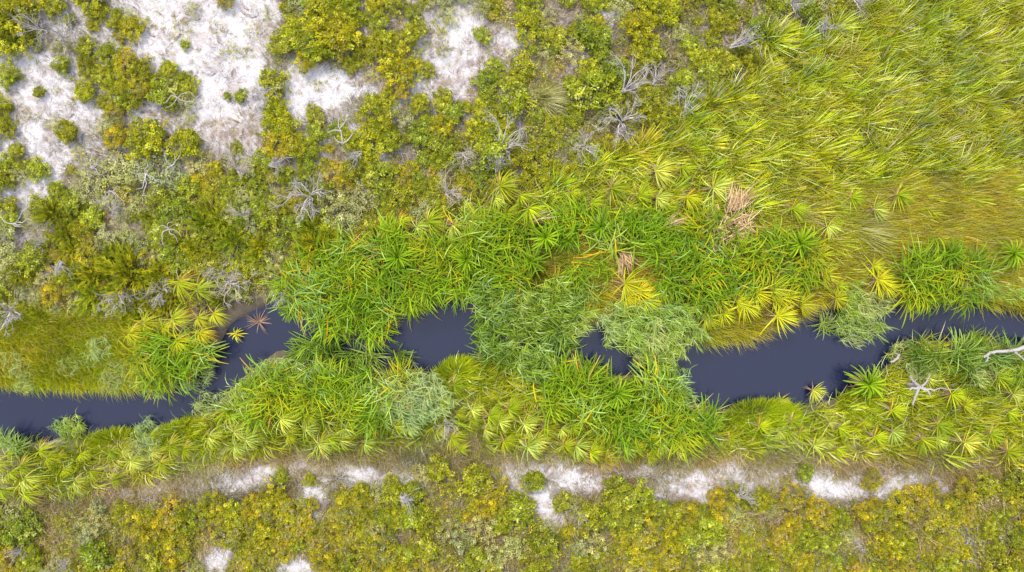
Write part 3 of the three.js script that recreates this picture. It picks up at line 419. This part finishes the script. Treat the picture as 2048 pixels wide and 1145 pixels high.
const one = (px, py, r) => { const f = .62 + .5 * vn(px / 34, py / 22, 11) + .26 * vn(px / 120, py / 90, 12) + rr(-.14, .14, r), q = vn(px / 70, py / 70, 17); return [f * (1 + (q - .5) * .3), f, f]; };
const fillSedge = [1, 2, 3].map((s) => P(makeTussock({ seed: 1000 + s, n: 26, len: .8, w: .034, wind: 1.1, droop: 1.0, pal: SEDGE, spread: .22, seg: 4, wdir: [.9, -.4] }), MATS.glossy[0]));
const fillGold = [1, 2, 3].map((s) => P(makeTussock({ seed: 1010 + s, n: 34, len: .8, w: .017, wind: 1.6, droop: .9, pal: GOLD, spread: .25, seg: 4, wdir: [1, .12] })));
const fillGreen = [1, 2].map((s) => P(makeTussock({ seed: 1020 + s, n: 34, len: .6, w: .014, wind: 1.0, droop: .8, pal: GREENG, spread: .2, seg: 4 })));
const fillDry = [1, 2, 3].map((s) => P(makeTussock({ seed: 1030 + s, n: 26, len: .38, w: .011, wind: .4, droop: .9, pal: DRYG, spread: .2, seg: 3, el0: .1 })));
const free = (px, py) => channel(px, py) > 2;
field('sedge', 'mass of long green sedge filling the swamp field', fillSedge, 'sedge', 3600, one, { seed: 1, ok: free });
field('golden_grass', 'mass of fine golden grass combed sideways', fillGold, ['goldR', 'goldM'], 6800, one, { seed: 2, ok: free, turn: .35 });
field('sedge', '', fillSedge, ['goldM', 'goldR'], 1500, one, { seed: 14, ok: free, s0: .5, s1: .95 });
field('golden_grass', '', fillGold, ['leftGrass'], 700, one, { seed: 3, ok: free });
field('golden_grass', '', fillGold, ['sedge'], 2600, one, { seed: 13, ok: (x, y, r) => r() < sst(x - y * .6, 1100, 1900) * .5 + .12 });
field('green_grass', 'fine green grass filling the banks', fillGreen, ['leftGrass'], 3400, one, { seed: 4, ok: free });
field('green_grass', '', fillGreen, ['southBand'], 4200, one, { seed: 5, ok: (x, y, r) => free(x, y) && r() < .75 });
field('sedge', '', fillSedge, ['southBand', 'darkN2', 'darkN1'], 2600, one, { seed: 6, ok: (x, y, r) => free(x, y) && r() < .7 });
field('dry_grass', 'short tan dry grass on the sandy ground', fillDry, ['dryBand'], 17000, one, { seed: 7, ok: (x, y, r) => r() > sandAt(x, y) * 1.12 + .1 * vn(x / 20, y / 20, 5), turn: 1.2 });
field('dry_grass', '', fillDry, ['heathN', 'heathS'], 22000, one, { seed: 8, ok: (x, y, r) => r() > sandAt(x, y) * 1.25 && r() < .3 + .7 * sst(vn(x / 60, y / 60, 51), .4, .7), turn: 3.1 });
field('dry_grass', '', fillGold, ['dryBand'], 1500, one, { seed: 9, ok: (x, y, r) => y < 925 && r() < .6, s0: .5, s1: .8 });

field('dry_grass', '', fillDry, ['heathS', 'heathN'], 5200, one, { seed: 15, turn: .9, s0: 1.2, s1: 2, ok: (x, y, r) => r() > sandAt(x, y) * 1.5 && (y > 900 ? r() < .8 : r() < .35) });
const moundList = [[908, 752, 1.0, .62, 'bright green grass cushion on the south lip of the middle pool', -.5], [1725, 815, 1.0, .6, 'bright green grass cushion beside the dark pandanus fan', .2], [1528, 828, 1.5, .5, 'long green grass cushion along the big pool south bank', 0], [230, 884, 1.3, .42, 'green grass cushion along the left pool south bank', -.1], [350, 872, 1.2, .45, 'bright green grass cushion where the left pool narrows', -.4]];
moundList.forEach(([px, py, rx, rz, label, t], k) => { const [x, z] = W(px, py, .3); place(makeMound(1100 + k, rx, rz, .62, 1500, GREENG), 'grass_mound', x, z, .9, -t, label, 'grass', undefined, MATS.leaf[k % 2 ? 0 : 3]); });
{
  const spots = (zone, gap, s) => scatter(zone, gap, 400, null, [], s, [0, 0], [2048, 1145]);
  const put = (list, protos, label, group, k = .85) => { for (const [px, py] of list) { const [x, z] = W(px, py, 1), o = place(pick(protos), 'reed_clump', x, z, k * rr(.85, 1.15), rr(-.8, .8), label, 'reeds', group, pick(MATS.leaf)); if (o.position.y < -.3) o.position.y = -.3; used.push([px, py]); } };
  put(spots('reedN1', 46, 61), reeds, 'blue-green reed clump between the middle pool and the narrow channel', 'reeds right of the middle pool');
  put(spots('reedN2', 31, 62), reeds.concat(reedsPale), 'pale blue-green reed clump left of the big pool', 'reeds left of the big pool', .78);
  put(spots('reedR', 22, 63), reeds.concat(reedsPale), 'reed clump reaching down into the big pool from the north bank', 'reeds hanging into the big pool', .7);
  put([[770, 800], [800, 775], [830, 790], [860, 800], [790, 825], [845, 770], [815, 815], [745, 790]], reedsPale, 'pale grey-green reed clump below the middle pool', 'reeds below the middle pool');
  put([[100, 872], [85, 864], [112, 862]], reeds, 'green reed clump on the left pool south shore', 'reeds at the left pool', .5);
  put([[245, 758], [205, 768], [20, 742], [25, 768], [215, 750], [165, 718], [190, 690], [120, 735], [5, 722]], reedsPale, 'pale reed clump in the golden grass above the left pool', 'reeds in the left golden grass', .5);
  put([[270, 868], [390, 815], [275, 900]], reedsPale, 'pale reed tuft on the green bank where the left pool narrows', 'reeds on the left south bank', .6);
  put([[1345, 752], [1352, 790], [1325, 722]], reeds, 'green reed clump at the left shore of the big pool', 'reeds at the big pool', .8);
  put([[1822, 716], [1845, 735], [1960, 735]], reedsPale, 'straw-green reed clump around the pale dead stubs at right', 'reeds at the right bend', .62);
  put([[1700, 578], [1980, 580], [2030, 588], [1950, 572]], reeds, 'green reed clump on the north bank of the right bend', 'reeds on the right north bank', .6);
  put([[520, 752], [545, 745], [505, 775], [575, 748], [610, 752], [640, 758], [475, 795]], reeds, 'green reed clump on the south bank of the left pool', 'reeds on the south bank', .75);
  put([[300, 762], [340, 765], [375, 752]], reedsPale, 'pale reed clump on the tip of the jutting clump', 'reeds on the jutting clump', .6);
}
console.log('grass done');

// ------------------------------------------------------------ heath shrubs
const shrubTaken = [];
const spot = (x, y) => (y > 800 ? (x < 200 ? ' at the lower left corner' : x < 420 ? ' between the two left sand spots' : x < 560 ? ' left of the forked sand patch' : x < 770 ? ' below the forked sand patch' : x < 1100 ? ' left of the central sand gully' : x < 1290 ? ' right of the central sand gully' : x < 1480 ? ' left of the grey rim twigs' : x < 1640 ? ' below the grey rim twigs' : x < 1800 ? ' below the orange-brown lone shrub' : ' at the lower right corner') : x > 1380 ? ' between top edge and sedge tussocks' : x > 1120 ? ' around the paired grey dead bushes' : x > 900 ? (y < 170 ? ' near the bright green round shrub, top' : ' around the fan-shaped dead branch') : x > 700 ? (y < 170 ? ' between the two upper sand areas' : ' right of the white bare trunk') : y < 130 ? (x < 110 ? ' in the top left corner thicket' : x < 310 ? ' at the left rim of the large white sand' : x < 540 ? ' on the large white sand' : ' in the big rounded thicket right of the sand') : y < 320 ? (x < 330 ? ' below the left white sand' : ' below the upper white sand') : x < 300 ? (y < 460 ? ' around the twisted white branches' : ' around the largest feathery bush') : y < 440 ? ' left of the tall silver dead bush' : ' above the left pool');
const SN = { olive: 'heath_shrub', leafy: 'leafy_shrub', orange: 'golden_shrub', grey: 'grey_shrub', sparse: 'low_shrub', feathery: 'feathery_shrub' };
function shrub(kind, px, py, rpx, label, group, sy) {
  const k = rpx * S / .6, [x, z] = W(px, py, .4 * k); place(pick(KIND[kind]), SN[kind], x, z, k * 1.08, rr(0, 6.283), label, 'shrub', group, pick(MATS.leaf), sy ?? rr(.65, 1.05)); shrubTaken.push([px, py, rpx]);
}
const KK = { o: 'olive', g: 'leafy', r: 'orange', s: 'sparse', y: 'grey', f: 'feathery' };
for (const [px, py, r, k, own] of [
  [35, 45, 50, 'o'], [45, 92, 36, 'o'], [70, 20, 34, 'o'], [10, 80, 34, 'o'], [20, 10, 36, 'o'], [60, 60, 34, 'r'], [129, 20, 24, 'o', 'lone olive shrub near the top edge left of the white sand'], [125, 47, 17, 's'], [190, 5, 34, 'o'], [215, 30, 22, 'o'], [200, 36, 20, 's'],
  [248, 58, 17, 'o', 'upper of two small round shrubs at the left rim of the white sand'], [258, 84, 15, 'r', 'lower of two small round shrubs at the left rim of the white sand'], [203, 63, 13, 'o'], [370, 70, 27, 's', 'sparse orange-tinged shrub alone in the middle of the white sand'], [382, 100, 10, 'g', 'tiny bright green shrub below the orange-tinged one on white sand'], [444, 66, 20, 's'], [398, 30, 18, 'y'], [458, 5, 22, 'r', 'orange shrub touching the top edge on white sand'], [276, 42, 14, 'y'], [330, 34, 9, 's'],
  [600, 75, 36, 'o'], [650, 30, 44, 'o'], [690, 82, 42, 'o'], [640, 100, 36, 'o'], [575, 100, 26, 'g', 'bright green leafy shrub at the left flank of the big olive thicket'], [700, 20, 32, 'o'], [610, 20, 30, 'y'], [560, 120, 20, 's'], [665, 70, 40, 'o'], [540, 40, 20, 's'], [620, 130, 24, 'o'],
  [143, 140, 20, 'o'], [188, 138, 22, 'o'], [234, 118, 26, 'o'], [265, 133, 30, 'r'], [293, 150, 26, 'o'], [223, 160, 24, 'o'], [251, 178, 28, 'o'], [286, 187, 26, 'r'], [320, 170, 20, 'o'],
  [38, 160, 25, 'o', 'isolated olive shrub on white sand near the left edge'], [98, 194, 14, 'o', 'small round olive shrub alone on the left white sand'], [134, 189, 12, 's'], [10, 216, 26, 'o'], [38, 223, 10, 'o'], [8, 250, 26, 'o'], [52, 307, 17, 'o', 'olive shrub, upper of the column on sand at left edge'], [31, 332, 20, 'g', 'yellow-green shrub, middle of the column on sand at left edge'], [56, 338, 13, 'o'], [35, 363, 14, 'o'], [7, 293, 13, 'r'], [70, 235, 16, 's'],
  [349, 147, 20, 'o'], [377, 164, 16, 'o'], [335, 196, 30, 'g', 'dark green leafy shrub tangled with white curly branches'], [355, 212, 20, 'g'], [224, 213, 17, 'o'], [241, 227, 25, 'r'], [150, 269, 27, 'o'], [122, 251, 18, 's'], [297, 286, 44, 'o'], [321, 269, 22, 'g'], [384, 290, 36, 'o'], [245, 276, 26, 'r'], [489, 199, 14, 'g', 'small bright green shrub left of the grey dead fan'], [465, 199, 9, 'g'],
  [566, 251, 36, 'o'], [573, 286, 36, 'r'], [559, 224, 28, 'o'], [594, 300, 28, 'o'], [632, 238, 19, 'g'], [639, 272, 20, 'g'], [472, 108, 24, 's'], [503, 115, 16, 's'], [160, 210, 12, 's'], [515, 70, 22, 's'], [640, 175, 14, 's'],
  [855, 5, 18, 'o'], [984, 21, 22, 'o'], [984, 40, 15, 'r'], [1054, 21, 30, 'o'], [1057, 59, 34, 'o'], [1110, 84, 26, 'g', 'round bright green shrub beside the pale grey gully near top centre'], [1110, 107, 14, 'g'], [1158, 94, 17, 'o', 'dark round shrub right of the bright green round one'], [963, 84, 17, 'g'], [795, 140, 40, 'o'], [799, 101, 26, 'r'], [834, 140, 18, 'o'], [802, 185, 22, 'r'], [844, 213, 21, 'o'], [890, 210, 23, 'g', 'vivid green shrub beside the narrow sand gully'], [827, 38, 18, 'g'], [739, 105, 32, 'o'], [760, 227, 36, 'o'], [750, 279, 36, 'o'], [994, 140, 18, 'g'], [1047, 140, 26, 'g'], [1029, 210, 36, 'g'], [1186, 182, 40, 'g'], [1176, 147, 26, 'o'], [1225, 157, 30, 'g'], [1270, 63, 34, 'o'], [1330, 35, 34, 'o'], [1291, 115, 32, 'o'], [876, 290, 26, 'g'], [890, 314, 30, 'o'], [771, 349, 30, 'g'], [987, 300, 38, 'g'], [1064, 314, 38, 'o'], [1215, 15, 16, 'o'], [1190, 60, 22, 'o'],
  [200, 350, 40, 'y'], [250, 350, 40, 'y'], [310, 350, 42, 'y'], [350, 360, 34, 'y'], [180, 380, 30, 'y'], [10, 470, 40, 'y'], [15, 520, 36, 'y'], [680, 420, 40, 'y'], [720, 400, 36, 'y'], [700, 450, 30, 'y'],
  [265, 545, 42, 'f', 'largest yellow-green feathery bush above the left pool'], [320, 550, 30, 'f', 'feathery bush right of the largest one, with yellow tips'], [185, 590, 34, 'f', 'dark feathery bush below the left thicket'], [645, 490, 40, 'f', 'dark feathery bush below the tall grey dead bush'], [625, 460, 30, 'f'], [635, 515, 30, 'f'], [165, 560, 24, 'f'], [470, 480, 28, 'f'], [145, 470, 26, 'f'], [230, 515, 26, 'f']]) shrub(KK[k], px, py, r, own ?? { o: 'olive shrub standing out', g: 'green leafy shrub standing out', r: 'orange-tinged shrub standing out', s: 'sparse shrub standing out', y: 'grey-green twisted shrub', f: 'yellow-green feathery bush' }[k] + ' in the heath' + spot(px, py), own ? undefined : KK[k] + ' shrubs standing out' + spot(px, py));
for (const [px, py, r, k, own] of [[1735, 962, 22, 'r', 'orange-brown shrub alone on the sandy track at right'], [1605, 945, 18, 'g', 'small green shrub on the track with a grass tuft'], [565, 950, 17, 'o', 'round olive shrub on the pale sand left of bottom centre'], [1070, 957, 26, 'o', 'olive shrub between two pale sand patches at bottom centre'], [625, 955, 15, 'o', 'small olive shrub above the forked sand patch'], [628, 1002, 15, 'r', 'small orange shrub inside the forked sand patch']]) shrub(KK[k], px, py, r, own);
{
  const own = (x, y, g) => shrubTaken.some(([p, q, r]) => (p - x) ** 2 + (q - y) ** 2 < (r * .8 + g) ** 2);
  const count = {};
  const fill = (zone, gap, tries, seed, chooser, where) => {
    for (const [px, py] of scatter(zone, gap, tries, (x, y, r) => r() > (y > 800 ? Math.max(sandAt(x, y), sandAt(x + 16, y), sandAt(x - 16, y), sandAt(x, y + 14), sandAt(x, y - 14)) : sandAt(x, y)) * (x < 760 && y < 400 ? 2.2 : 1.7) - .35 && (y > 800 || r() < (x < 760 && y < 330 ? .05 : x < 820 && y > 330 ? .75 : .3) + .9 * sst(vn(x / 75, y / 75, 77), .22, .5)) && !own(x, y, 6) && !used.some(([p, q]) => (p - x) ** 2 + (q - y) ** 2 < 500), [], seed, [-40, -40], [2088, 1185])) {
      const kind = chooser(px, py, R); count[kind] = (count[kind] ?? 0) + 1; if (count[kind] > (kind === 'olive' ? 225 : 250)) continue;
      shrub(kind, px, py, (py > 800 ? rr(15, 33) : rr(11, 28)) * (kind === 'sparse' ? .9 : 1), ({ olive: 'olive heath shrub', leafy: 'green leafy shrub', orange: 'golden-orange heath shrub', grey: 'grey-green wiry shrub', sparse: 'low sparse shrub', feathery: 'feathery bush' })[kind] + where + spot(px, py), kind + ' shrubs' + where + spot(px, py));
    }
  };
  fill('heathN', 26, 9000, 71, (x, y, r) => { const t = vn(x / 130, y / 130, 31) + rr(-.3, .3, r); if (y > 430 && x < 720 && r() < .3) return r() < .6 ? 'feathery' : 'leafy'; if (x < 560 && y > 300 && r() < .35) return 'grey'; return t < .3 ? 'sparse' : t < .45 ? 'grey' : t < .62 ? 'leafy' : t < 1.05 ? 'olive' : 'orange'; }, ' in the heath');
  fill('heathS', 23, 9000, 72, (x, y, r) => { const t = vn(x / 110, y / 90, 33) + rr(-.3, .3, r); return t < .24 ? 'sparse' : t < .34 ? 'grey' : t < .42 ? 'leafy' : t < .66 ? 'olive' : 'orange'; }, ' in the bottom heath');
  POLY.thicket = [[-60, 330], [820, 330], [1000, 380], [800, 445], [690, 490], [600, 540], [550, 590], [440, 600], [260, 625], [-60, 645]];
  fill('thicket', 19, 5000, 73, (x, y, r) => (r() < .5 ? 'leafy' : r() < .65 ? 'orange' : r() < .6 ? 'feathery' : 'grey'), ' in the heath');
  console.log(JSON.stringify(count));
}
{ // low scrub between the shrubs
  const sprig = (seed, pal, l, w, n = 26) => { const r = rng(seed), g = new GB(); for (let k = 0; k < n; k++) { const a = rr(0, 6.283, r), q = Math.sqrt(r()) * .16, b = rr(0, 6.283, r); g.leaf(Math.cos(a) * q, rr(.02, .16, r), Math.sin(a) * q, [Math.cos(b) * .8, rr(.1, .7, r), Math.sin(b) * .8], [-Math.sin(b), rr(-.3, .3, r), Math.cos(b)], l * rr(.7, 1.3, r), w, jit(pick(pal, r), .3, r)); } return P(g); };
  const tw = (seed, pal) => { const r = rng(seed), g = new GB(); for (let k = 0; k < 9; k++) { const a = rr(0, 6.283, r), q = rr(0, .18, r), b = rr(0, 6.283, r), l = rr(.1, .35, r), y = rr(.01, .12, r); g.tube([[Math.cos(a) * q, y, Math.sin(a) * q], [Math.cos(a) * q + Math.cos(b) * l * .5, y + rr(0, .05, r), Math.sin(a) * q + Math.sin(b) * l * .5], [Math.cos(a) * q + Math.cos(b + .4) * l, y + rr(-.02, .06, r), Math.sin(a) * q + Math.sin(b + .4) * l]], .006, .003, jit(pick(pal, r), .25, r), 3); } return P(g, MATS.wood); };
  const scrub = [sprig(1, OLIVE.concat(OLIVEB), .055, .013), sprig(2, GREEN.concat(OLIVE), .06, .015), sprig(3, ORANGE.concat(OLIVE), .055, .013), sprig(4, GREY.concat(OLIVE, DRYG), .055, .013)];
  const notSand = (k) => (x, y, r) => r() > sandAt(x, y) * k && r() < (y > 900 ? .45 : .1) + .6 * sst(vn(x / 45, y / 45, 57), .25, .7);
  field('heath_scrub', 'low leafy scrub growing between the heath shrubs', scrub, ['heathN', 'heathS'], 24000, one, { seed: 21, turn: 3.1, lift: .2, ok: notSand(1.9), s0: .8, s1: 1.8 });
  field('heath_scrub', '', scrub, ['heathN', 'dryBand'], 6000, one, { seed: 23, turn: 3.1, lift: .1, s0: .25, s1: .75, ok: (x, y, r) => vn(x / 25, y / 25, 58) > .35 });
  const litter = [tw(11, GREYW.concat(TANW)), tw(12, [[.2, .13, .1], [.28, .17, .13], [.3, .27, .28]]), tw(13, GREYW)];
  field('twig_litter', 'fallen grey and brown twigs on the sandy ground', litter, ['heathN', 'heathS', 'dryBand'], 11000, one, { seed: 22, turn: 3.1, lift: .2, ok: (x, y, r) => r() > sandAt(x, y) * .7, s0: .6, s1: 1.5 });
}
console.log('heath done');

// ------------------------------------------------------------ dead bushes and pale wood
const D = [
  [1262, 178, 'fan', 1.35, -.6, 'grey dead bush, upper of the two in the centre-right thicket'], [1310, 160, 'fan', .8, -1.1, 'small grey dead bush right of the upper thicket pair'], [1262, 250, 'round', 1.2, 0, 'large tangled grey dead bush at the corner of the sedge field'], [1385, 206, 'round', .9, 0, 'grey dead bush sprawled at the sedge field edge'], [1020, 292, 'fan', 1.4, -.45, 'fan-shaped grey dead branch in the heath centre'], [1176, 285, 'round', .8, -1, 'thin grey dead bush below the heath centre'], [931, 325, 'tan', .9, 1.2, 'pale brown dead bush in the heath left of centre'], [1001, 335, 'fan', .8, -1, 'slender dead branch above the first lime pandanus'], [915, 385, 'tan', 1.2, -.2, 'tan dead bush on the swamp fringe above the thicket'],
  [115, 77, 'round', .9, .5, 'dense grey dead bush right of the top-left olive thicket'], [164, 101, 'fan', 1.2, .4, 'grey dead bush with sweeping branches near the upper left sand'], [527, 200, 'fan', 1.15, -.2, 'grey dead fan bush on the white sand'], [500, 335, 'tan', 1.1, -.5, 'sprawling pale dead branches in the left thicket'], [560, 330, 'fan', .8, -.2, 'thin grey dead branches beside the sprawling pale ones'], [650, 395, 'round', 1.3, 0, 'tall silver dead bush at the edge of the upper left heath'], [500, 422, 'tan', .9, -1, 'low tan dead bush left of the tall silver one'], [56, 622, 'round', 1.1, 0, 'grey dead bush near the left edge above the golden grass'], [346, 583, 'round', .8, 0, 'grey dead bush left of the lime pandanus by the left pool'], [251, 607, 'tan', 1.2, 1.4, 'tan brushy dead bush above the jutting clump'], [482, 576, 'tan', 1.3, .4, 'large tan brushy dead bush above the left pool'], [440, 560, 'tan', 1, 0, 'tan dead bush beside the largest brushy one'], [578, 592, 'fan', 1, 1.2, 'silver dead twigs hanging over the right end of the left pool'], [140, 534, 'fan', .7, 1, 'small pale dead branch in the left thicket near the feathery bush'], [101, 492, 'fan', .7, .1, 'small white dead branch near the left edge'], [245, 418, 'fan', .7, -.9, 'forked white dead branch in the left thicket'],
  [1648, 70, 'round', .75, 0, 'grey dead bush on the top edge of the sedge field'], [1711, 12, 'round', .9, 0, 'grey dead bush touching the top edge, upper right'], [1467, 94, 'fan', 1, -.6, 'grey dead branches in the thicket left of the sedge tussocks'], [1585, 21, 'round', .8, 0, 'grey dead bush near the top edge, left of the other one'], [1662, 632, 'tan', .7, -.8, 'brown dead bush standing over the big pool'], [907, 846, 'round', .75, 0, 'pale grey dead bush on brown grass below the middle pool'], [813, 985, 'fan', .8, -.4, 'grey dead branch in the bottom heath'], [1165, 1028, 'round', .5, 0, 'small silver dead bush in the bottom heath'], [1480, 985, 'fan', .8, -.3, 'grey dead twigs at the rim of the bottom heath right of centre'], [720, 320, 'fan', .7, 2.2, 'thin grey dead branches below the white bare trunk'], [445, 300, 'tan', .7, 1.5, 'small tan dead bush below the pale sand hollow'], [60, 1095, 'round', .5, 0, 'grey dead bush in the lower left bottom heath'], [150, 1125, 'fan', .7, -.5, 'grey dead branch near the bottom edge at left']];
const DP = { fan: [0, 1, 2].map((s) => makeDead({ seed: 1200 + s, n: 7, len: .66, r0: .021, depth: 3, cone: .6, lean: 0, pal: GREYW, el: .75 })), round: [0, 1, 2].map((s) => makeDead({ seed: 1220 + s, n: 11, len: .56, r0: .019, depth: 3, cone: 3.14, lean: 0, pal: GREYW.concat([WHITEW[2]]), el: .8, curl: .45 })), tan: [0, 1].map((s) => makeDead({ seed: 1240 + s, n: 12, len: .52, r0: .014, depth: 3, cone: 1.6, lean: 0, pal: TANW.concat(GREYW), el: .6, curl: .5 })) };
for (const [px, py, kind, k, az, label] of D) { const [x, z] = W(px, py, .4); place(pick(DP[kind]), 'dead_bush', x - Math.cos(az) * .35 * k, z - Math.sin(az) * .35 * k, k * 1.1, -az, label, 'dead bush').position.y += .4; }
function paleWood(name, label, px, py, lift, limbs, pal = WHITEW, twigs = 0, seed = 1) {   // weathered limbs given point by point: [x, y, z, radius] in metres about the middle
  const r = rng(1300 + seed), root = new THREE.Group(), [x, z] = W(px, py, lift); root.name = numbered(name); root.position.set(x, gh(x, z), z);
  limbs.forEach((l) => {
    const cv = new THREE.CatmullRomCurve3(l.map((q) => new THREE.Vector3(q[0], q[1], q[2]))), n = l.length * 4, g = new GB(), pts = cv.getPoints(n).map((q, k) => [q.x + (k && k < n ? rr(-.012, .012, r) : 0), q.y + (k && k < n ? rr(-.012, .012, r) : 0), q.z + (k && k < n ? rr(-.012, .012, r) : 0)]);
    g.tube(pts, l[0][3], l[l.length - 1][3], jit(pick(pal, r), .08, r), 7); part(root, 'limb', g, MATS.wood);
  });
  scene.add(shade(tag(root, label, 'dead wood'))); return root;
}
paleWood('dead_stump', 'star-shaped pale dead stump with broken limbs on the south bank at right', 1832, 772, 1, [[[0, .95, 0, .065], [-.2, 1.0, -.17, .055], [-.33, 1.05, -.27, .05], [-.42, 1.1, -.4, .045]], [[0, .95, 0, .06], [-.14, .98, .09, .045], [-.28, 1, .05, .035], [-.4, 1.02, .14, .03]], [[.02, .95, .02, .06], [-.1, .95, .3, .045], [-.15, .92, .5, .038], [-.21, .9, .72, .03]], [[0, .95, 0, .06], [.2, .98, .12, .05], [.38, 1, .1, .042], [.58, 1.0, .17, .03]], [[.1, .96, 0, .05], [.25, 1.0, -.18, .035], [.28, 1.05, -.3, .03], [.34, 1.1, -.45, .02]], [[.2, .96, .06, .045], [.33, 1.0, .2, .035], [.42, 1, .38, .02]], [[0, -.1, 0, .09], [0, .5, .02, .08], [0, .97, 0, .065]], [[.5, 1, .15, .025], [.8, 1.05, .05, .02], [1.15, 1.0, .12, .014], [1.5, 1.1, .08, .01]], [[-.2, 1, -.17, .02], [-.12, 1.05, -.34, .014], [-.16, 1.1, -.46, .008]]], [[.26, .235, .215], [.3, .275, .255]], 0, 1);
paleWood('dead_branch', 'long forked pale branch reaching in from the right edge', 2005, 705, 1, [[[-.75, .85, .2, .05], [-.5, .9, .02, .06], [0, .95, -.05, .065], [.45, 1, -.12, .07], [1.1, 1.1, -.4, .08]], [[.3, .98, -.08, .05], [.55, .95, .12, .045], [.8, .9, .3, .03]], [[-.6, .88, .1, .04], [-.62, .88, .3, .035], [-.7, .8, .42, .02]], [[1.1, 1.1, -.4, .08], [1.4, .6, -.4, .09], [1.5, -.1, -.4, .1]]], WHITEW, 0, 2);
paleWood('dead_stub', 'short bent pale stub poking from the reeds at the right bend', 1803, 719, .8, [[[.12, .8, -.15, .06], [0, .85, .02, .06], [-.22, .8, .16, .045]], [[.12, .8, -.15, .06], [.16, .4, -.1, .06], [.15, -.1, -.1, .07]]], WHITEW, 0, 3);
paleWood('dead_log', 'short pale log lying beside the small dark pool in the golden field', 1834, 512, .4, [[[-.28, .4, .1, .06], [0, .45, 0, .065], [.3, .5, -.12, .04]], [[-.1, .43, .03, .04], [-.25, .42, -.06, .03], [-.35, .4, -.1, .02]]], GREYW, 0, 4);
paleWood('bare_tree', 'white bare trunk with three curling limbs in the heath left of centre', 690, 268, .8, [[[-.05, 0, .5, .036], [0, .7, .45, .031], [-.02, .8, .1, .027], [-.12, .85, -.2, .022], [-.08, .9, -.5, .013]], [[0, .7, .45, .03], [.22, .8, .35, .022], [.45, .9, .1, .013]], [[-.02, .8, .0, .03], [-.3, .85, -.02, .02], [-.52, .9, .08, .014]], [[-.05, .84, -.12, .025], [.12, .9, -.3, .02], [.2, .95, -.5, .012]], [[.05, .7, .43, .025], [-.2, .75, .38, .02], [-.3, .8, .2, .012]]], WHITEW, 0, 5);
paleWood('curly_branch', 'white curly branches looping over the dark leafy shrub by the sand', 372, 204, .6, [[[-.6, .5, .15, .018], [-.3, .6, -.1, .022], [.1, .65, .1, .024], [.5, .65, .12, .022], [.75, .6, -.1, .014]], [[-.4, .55, -.35, .012], [-.25, .6, -.2, .018], [-.1, .64, 0, .02], [-.3, .6, .25, .015], [-.6, .5, .35, .01]], [[-.1, .64, .02, .02], [.15, .68, -.15, .018], [.45, .7, -.2, .015], [.62, .66, .0, .01]], [[-.1, .6, .02, .03], [-.1, .3, .1, .035], [-.05, -.1, .1, .04]]], WHITEW, 0, 6);
[[195, 340, 1, 'white twisted branches in the grey-green thicket near the left edge'], [300, 350, 2, 'white twisted branches at the middle of the grey-green thicket'], [350, 335, 3, 'white twisted branches at the right of the grey-green thicket'], [230, 385, 4, 'white twisted branches at the foot of the grey-green thicket'], [345, 460, 5, 'curling pale branch in the left thicket above the feathery bushes'], [40, 450, 6, 'white twisted branches at the left edge near the faint sand']].forEach(([px, py, k, label]) => {
  const r = rng(1400 + k), limbs = []; for (let n = 0; n < 5; n++) { const a = rr(0, 6.283, r), l = rr(.35, .7, r); let b = a, p = [0, .6, 0]; const q = [[0, .55, 0, .017]]; for (let m = 1; m < 5; m++) { b += rr(-.9, .9, r); p = [p[0] + Math.cos(b) * l / 3, .6 + m * .04 + rr(-.04, .06, r), p[2] + Math.sin(b) * l / 3]; q.push([...p, .017 - m * .003]); } limbs.push(q); }
  limbs.push([[0, -.1, 0, .035], [.03, .3, .02, .03], [0, .58, 0, .026]]); paleWood('twisted_branch', label, px, py, .6, limbs, GREYW.concat([WHITEW[0]]), 0, 10 + k);
});
{ // collapsed brown fronds
  const BR = [[.40, .26, .11], [.46, .32, .15], [.30, .19, .08], [.48, .36, .2], [.24, .15, .07]];
  const heap = (label, px, py, n, len, az0, cone, spread, seed) => { const r = rng(seed), g = new GB(); for (let k = 0; k < n; k++) { const az = az0 + rr(-cone, cone, r), o = [rr(-spread, spread, r) * 1.3, .5 + rr(0, .4, r), rr(-spread, spread, r)]; g.ribbon(curve(o, az, rr(-.1, .45, r), len * rr(.5, 1.1, r), .6, 0, 4), (t) => blade(t) * .019, [-Math.sin(az), rr(-.3, .3, r), Math.cos(az)], jit(pick(BR, r), .2, r), .3); } const [x, z] = W(px, py, .8), o = wrap(g, 'fronds', MATS.wood, false); o.children[0].userData.kind = 'stuff'; place(o, 'dead_frond_heap', x, z, 1, 0, label, 'dead fronds'); };
  heap('heap of tan collapsed pandanus fronds in the sedge field', 1456, 462, 260, .8, 0, 3.14, .62, 1500); heap('long sheaf of brown dead fronds trailing above the tan heap', 1465, 415, 80, 1.0, -1.2, .7, .28, 1501);
  heap('brown drooping fronds hanging below the largest central fan', 1245, 512, 50, .8, 1.1, .7, .22, 1502); heap('brown dead fronds below the lime fringe, left of the central fan', 1065, 440, 34, .95, -.3, .3, .15, 1503); heap('brown dead fronds right of the central fans', 1335, 452, 34, .75, -.3, .5, .2, 1504);
}
renderer.render(scene, camera);
